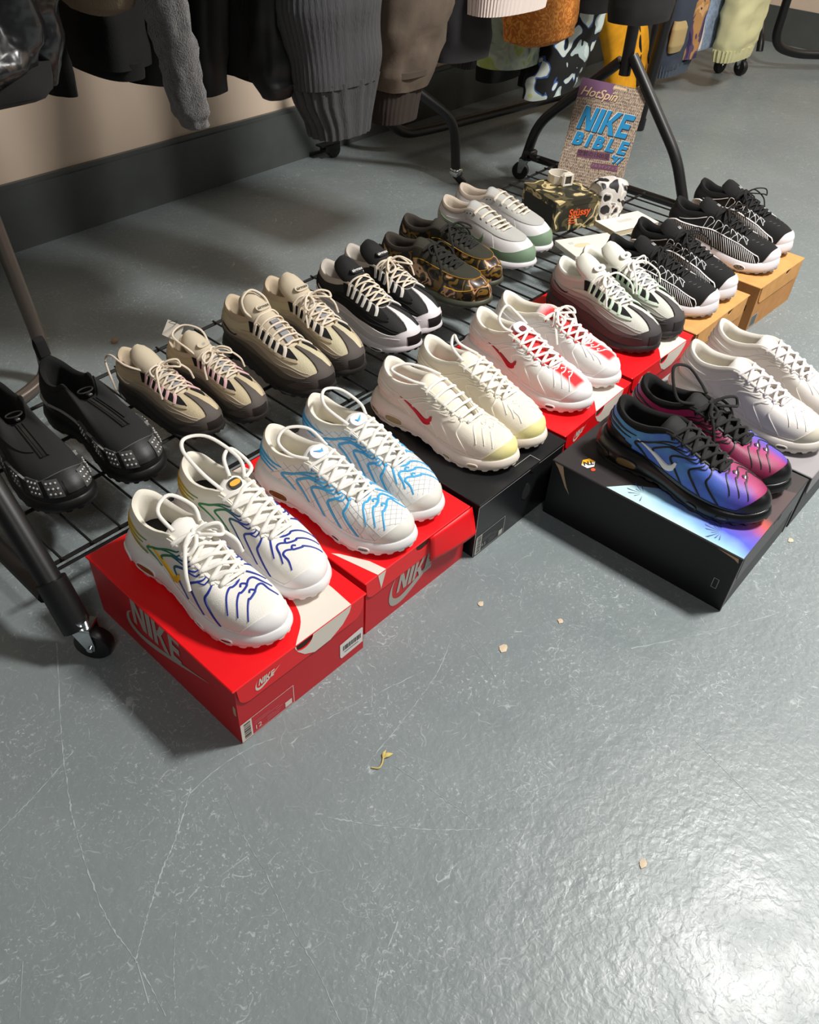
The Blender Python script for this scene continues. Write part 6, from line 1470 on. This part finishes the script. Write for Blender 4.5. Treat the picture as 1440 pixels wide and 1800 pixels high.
cloth('brown_jacket', 'jacket', 'brown canvas jacket sleeve with a dark ribbed cuff right of the charcoal knit', [('sleeve', [(1.432, 1.30, .543, .068, .055), (1.440, 1.30, .58, .080, .062), (1.458, 1.30, .70, .102, .075), (1.47, 1.31, 1.0, .10, .08), (1.48, 1.33, 1.3, .07, .07), (1.48, 1.338, 1.46, .02, .03)], BRN, dict(folds=((3, .03),), wrinkle=.013, wscale=16, seed=16)),
    ('ribbed_cuff', [(1.418, 1.30, .478, .058, .045), (1.420, 1.30, .505, .060, .047), (1.428, 1.30, .556, .062, .05)], mat('dark_brown_rib', (44, 35, 29), .95, .6, 260, stretch=(2, 2, .2)), dict(ribs=30, rib_d=.014, n=120, seed=17)),
    ('sleeve_band', [(1.4345, 1.30, .570, .0775, .0615), (1.436, 1.30, .576, .0790, .0620), (1.4375, 1.30, .582, .0800, .0625)], mat('brown_band', (70, 60, 50), .85), dict(seed=18))], hg(1.48))
cloth('charcoal_sweatshirt', 'sweatshirt', 'charcoal sweatshirt sleeve with a frayed cuff above the black rack leg', [('sleeve', [(1.690, 1.35, .556, .084, .060), (1.688, 1.35, .60, .086, .064), (1.682, 1.35, .70, .082, .07), (1.69, 1.34, 1.1, .07, .07), (1.69, 1.338, 1.46, .02, .03)], mat('charcoal_fleece', (32, 32, 34), .95, .3, 300), dict(folds=((3, .04),), wrinkle=.007, seed=19)),
    ('frayed_edge', [(1.748, 1.37, .520, .022, .03), (1.750, 1.37, .575, .024, .034)], mat('grey_fray', (62, 62, 62), 1, 1, 300, stretch=(2, 2, .1), dist=.003), dict(ribs=24, rib_d=.05, n=96, seed=20))], hg(1.69))
cloth('cream_knit', 'jumper', 'cream ribbed knit hem at the top of the picture', [('hem', [(1.765, 1.27, .656, .125, .05), (1.765, 1.27, .70, .128, .055), (1.77, 1.29, 1.0, .12, .08), (1.78, 1.338, 1.46, .03, .03)], mat('cream_wool', (226, 212, 204), .95, .6, 300, stretch=(2, 2, .15)), dict(ribs=60, rib_d=.012, n=240, seed=21))], hg(1.78))
# second rail, nearer the wall
def hw(x): return (x, 1.95 + (x - 2.2) * -.03, 1.5)
def wall_body(x0, x1, zb, y, hy=.10, xt=None, ztop=.5, xt0=None, xt1=None, slant=0):
    xt0 = x0 if xt0 is None else xt0; xt1 = x1 if xt1 is None else xt1
    c0, h0, c1, h1 = (x0 + x1) / 2, (x1 - x0) / 2, (xt0 + xt1) / 2, (xt1 - xt0) / 2
    return [(c0, y, zb, h0, hy), (c1, y, ztop, h1, hy), (c1, y + .06, .9, h1, hy * 1.1), (c1, hw(c1)[1], 1.3, h1 * .8, hy), (c1, hw(c1)[1], 1.44, .03, .03)]
TIE = mat_blotch('tie_dye', [(0, (40, 48, 48)), (.34, (94, 112, 104)), (.45, (150, 166, 150)), (.55, (180, 192, 176)), (.64, (160, 180, 92)), (.8, (196, 204, 190))], 12, .9, interp='EASE', detail=3, distort=1)
CAM2 = mat_blotch('dark_bloom_print', [(0, (200, 212, 208)), (.36, (170, 186, 184)), (.42, (14, 15, 16)), (.55, (12, 12, 14)), (.58, (62, 96, 156)), (.60, (206, 214, 204)), (.72, (196, 206, 130))], 12, .9, detail=1.2, distort=.6)
ORG = mat_blotch('orange_velvet', [(0, (132, 70, 16)), (.45, (176, 98, 24)), (.6, (214, 142, 60))], 40, .85, interp='EASE', distort=3, detail=2)
cloth('tie_dye_sweatshirt', 'sweatshirt', 'pale green tie-dye sweatshirt hem behind the orange velvet one', [('body', wall_body(2.385, 2.640, .345, 1.77, .07), TIE, dict(folds=((3, .05),), wrinkle=.008, seed=31))], hw(2.51))
cloth('orange_top', 'top', 'orange velvet top with a swirling pattern and rounded lower edge', [('body', [(2.455, 1.63, .440, .10, .05), (2.455, 1.63, .455, .145, .07), (2.452, 1.63, .50, .150, .08), (2.46, 1.68, .9, .15, .1), (2.47, 1.94, 1.44, .03, .03)], ORG, dict(wrinkle=.006, seed=32))], hw(2.47))
cloth('bloom_hoodie', 'hoodie', 'black hoodie with white, blue and lime blotches, its sleeve hanging low', [('sleeve', [(2.665, 1.71, .238, .120, .05), (2.70, 1.71, .30, .145, .06), (2.80, 1.71, .50, .125, .07), (2.84, 1.78, .95, .11, .08), (2.86, 1.93, 1.44, .03, .03)], CAM2, dict(folds=((3, .06),), wrinkle=.010, seed=33)),
    ('lower_sleeve', [(2.86, 1.76, .285, .05, .04), (2.88, 1.76, .34, .07, .05), (2.90, 1.78, .60, .07, .06)], TIE, dict(wrinkle=.01, seed=34))], hw(2.86))
cloth('black_tee', 'top', 'plain black sleeve between the orange top and the yellow garment', [('sleeve', [(2.71, 1.60, .505, .08, .05), (2.72, 1.60, .56, .09, .06), (2.74, 1.68, .9, .09, .08), (2.76, 1.93, 1.44, .03, .03)], BLKW, dict(wrinkle=.006, seed=35))], hw(2.76))
cloth('dark_fill', 'trousers', 'black shape filling the dark gap behind the blotched hoodie', [('leg', wall_body(2.66, 2.88, .215, 2.00, .05), BLKW, dict(folds=((3, .05),), wrinkle=.006, seed=36))], hw(2.48))  # black cloth shape added to fill a dark area behind the hoodie
cloth('black_parka', 'coat', 'black parka hanging low behind the yellow trousers', [('body', wall_body(2.95, 3.20, .150, 2.00, .05), BLKW, dict(folds=((4, .05),), wrinkle=.006, seed=37))], hw(2.95))
YEL = mat('amber_fleece', (238, 164, 14), .85, .2, 300, vary=.05)
cloth('yellow_trousers', 'trousers', 'bright yellow trousers hanging behind the end post of the shelf rack', [('leg', [(3.27, 1.73, .165, .115, .05), (3.22, 1.73, .30, .130, .055), (3.08, 1.73, .50, .150, .06), (3.08, 1.80, .95, .14, .08), (3.08, 1.92, 1.44, .03, .03)], YEL, dict(folds=((3, .05),), wrinkle=.007, seed=38)),
    ('side_stripe', [(3.285, 1.692, .170, .012, .016), (3.245, 1.690, .30, .012, .016), (3.12, 1.686, .50, .012, .016)], BLKW, dict(seed=39))], hw(3.08))
cloth('black_shorts', 'shorts', 'black shorts at the top right end of the shelf rack', [('leg', [(2.270, 1.20, .592, .100, .06), (2.270, 1.20, .63, .103, .065), (2.28, 1.24, .95, .10, .08), (2.30, 1.338, 1.46, .03, .03)], mat('black_jersey', (18, 18, 19), .9, .2, 300), dict(folds=((2, .05),), wrinkle=.005, seed=40))], hg(2.30))
DEN = mat('indigo_denim', (54, 62, 76), .9, .5, 300)
PRN = mat_blotch('faded_figure_print', [(0, (48, 36, 74)), (.42, (84, 62, 92)), (.50, (176, 128, 74)), (.60, (206, 160, 108)), (.68, (70, 46, 40))], 14, .85, detail=2, distort=.8, stretch=(1, 1, .6))
cloth('denim_jacket', 'jacket', 'patchwork denim jacket with a fringed cuff and a tan patch', [('sleeve', [(3.550, 1.70, .205, .140, .055), (3.545, 1.70, .25, .135, .06), (3.530, 1.70, .44, .105, .07), (3.53, 1.78, .95, .1, .08), (3.53, 1.91, 1.44, .03, .03)], DEN, dict(folds=((3, .04),), wrinkle=.008, seed=41)),
    ('fringed_cuff', [(3.552, 1.70, .178, .136, .052), (3.550, 1.70, .225, .142, .057)], mat('denim_fringe', (74, 84, 96), .95, .8, 300, stretch=(2, 2, .1), dist=.003), dict(ribs=34, rib_d=.035, n=136, seed=42)),
    ('printed_panel', [(3.610, 1.655, .235, .060, .03), (3.600, 1.650, .44, .062, .03), (3.59, 1.70, .6, .06, .03)], PRN, dict(wrinkle=.004, seed=43)),
    ('tan_patch', [(3.470, 1.648, .275, .045, .012), (3.468, 1.645, .30, .055, .016), (3.468, 1.645, .36, .055, .016), (3.470, 1.650, .385, .045, .012)], mat('tan_canvas', (176, 152, 104), .9), dict(seed=44))], hw(3.53))
cloth('cream_shirt', 'shirt', 'narrow cream shirt edge between the denim jacket and the striped shirt', [('body', wall_body(3.775, 3.885, .225, 1.76, .05, xt0=3.715, xt1=3.855, ztop=.42), mat('cream_cotton', (226, 208, 190), .9), dict(wrinkle=.005, seed=45))], hw(3.8))
cloth('striped_shirt', 'shirt', 'pale blue pinstriped shirt hem beside the pale yellow trousers', [('body', wall_body(3.945, 4.24, .178, 1.84, .05, xt0=3.97, xt1=4.22, ztop=.40), mat('blue_pinstripe', (150, 166, 190), .9, .4, 300, stretch=(3, 3, .02), dist=.002, vary=.12, vscale=70), dict(folds=((4, .05),), wrinkle=.008, seed=46))], hw(4.08))
PAL = mat('pale_lime_cotton', (214, 208, 160), .9, .2, 200)
cloth('pale_trousers', 'trousers', 'pale yellow-green trousers with a gathered cuff beside the castors', [('leg', [(4.240, 1.72, .178, .160, .06), (4.245, 1.72, .22, .172, .065), (4.255, 1.72, .40, .180, .07), (4.26, 1.78, .95, .15, .08), (4.26, 1.90, 1.44, .03, .03)], PAL, dict(folds=((3, .03),), wrinkle=.014, seed=47)),
    ('gathered_cuff', [(4.243, 1.72, .135, .150, .052), (4.242, 1.72, .155, .156, .056), (4.240, 1.72, .186, .160, .060)], PAL, dict(ribs=26, rib_d=.035, n=130, seed=48))], hw(4.26))
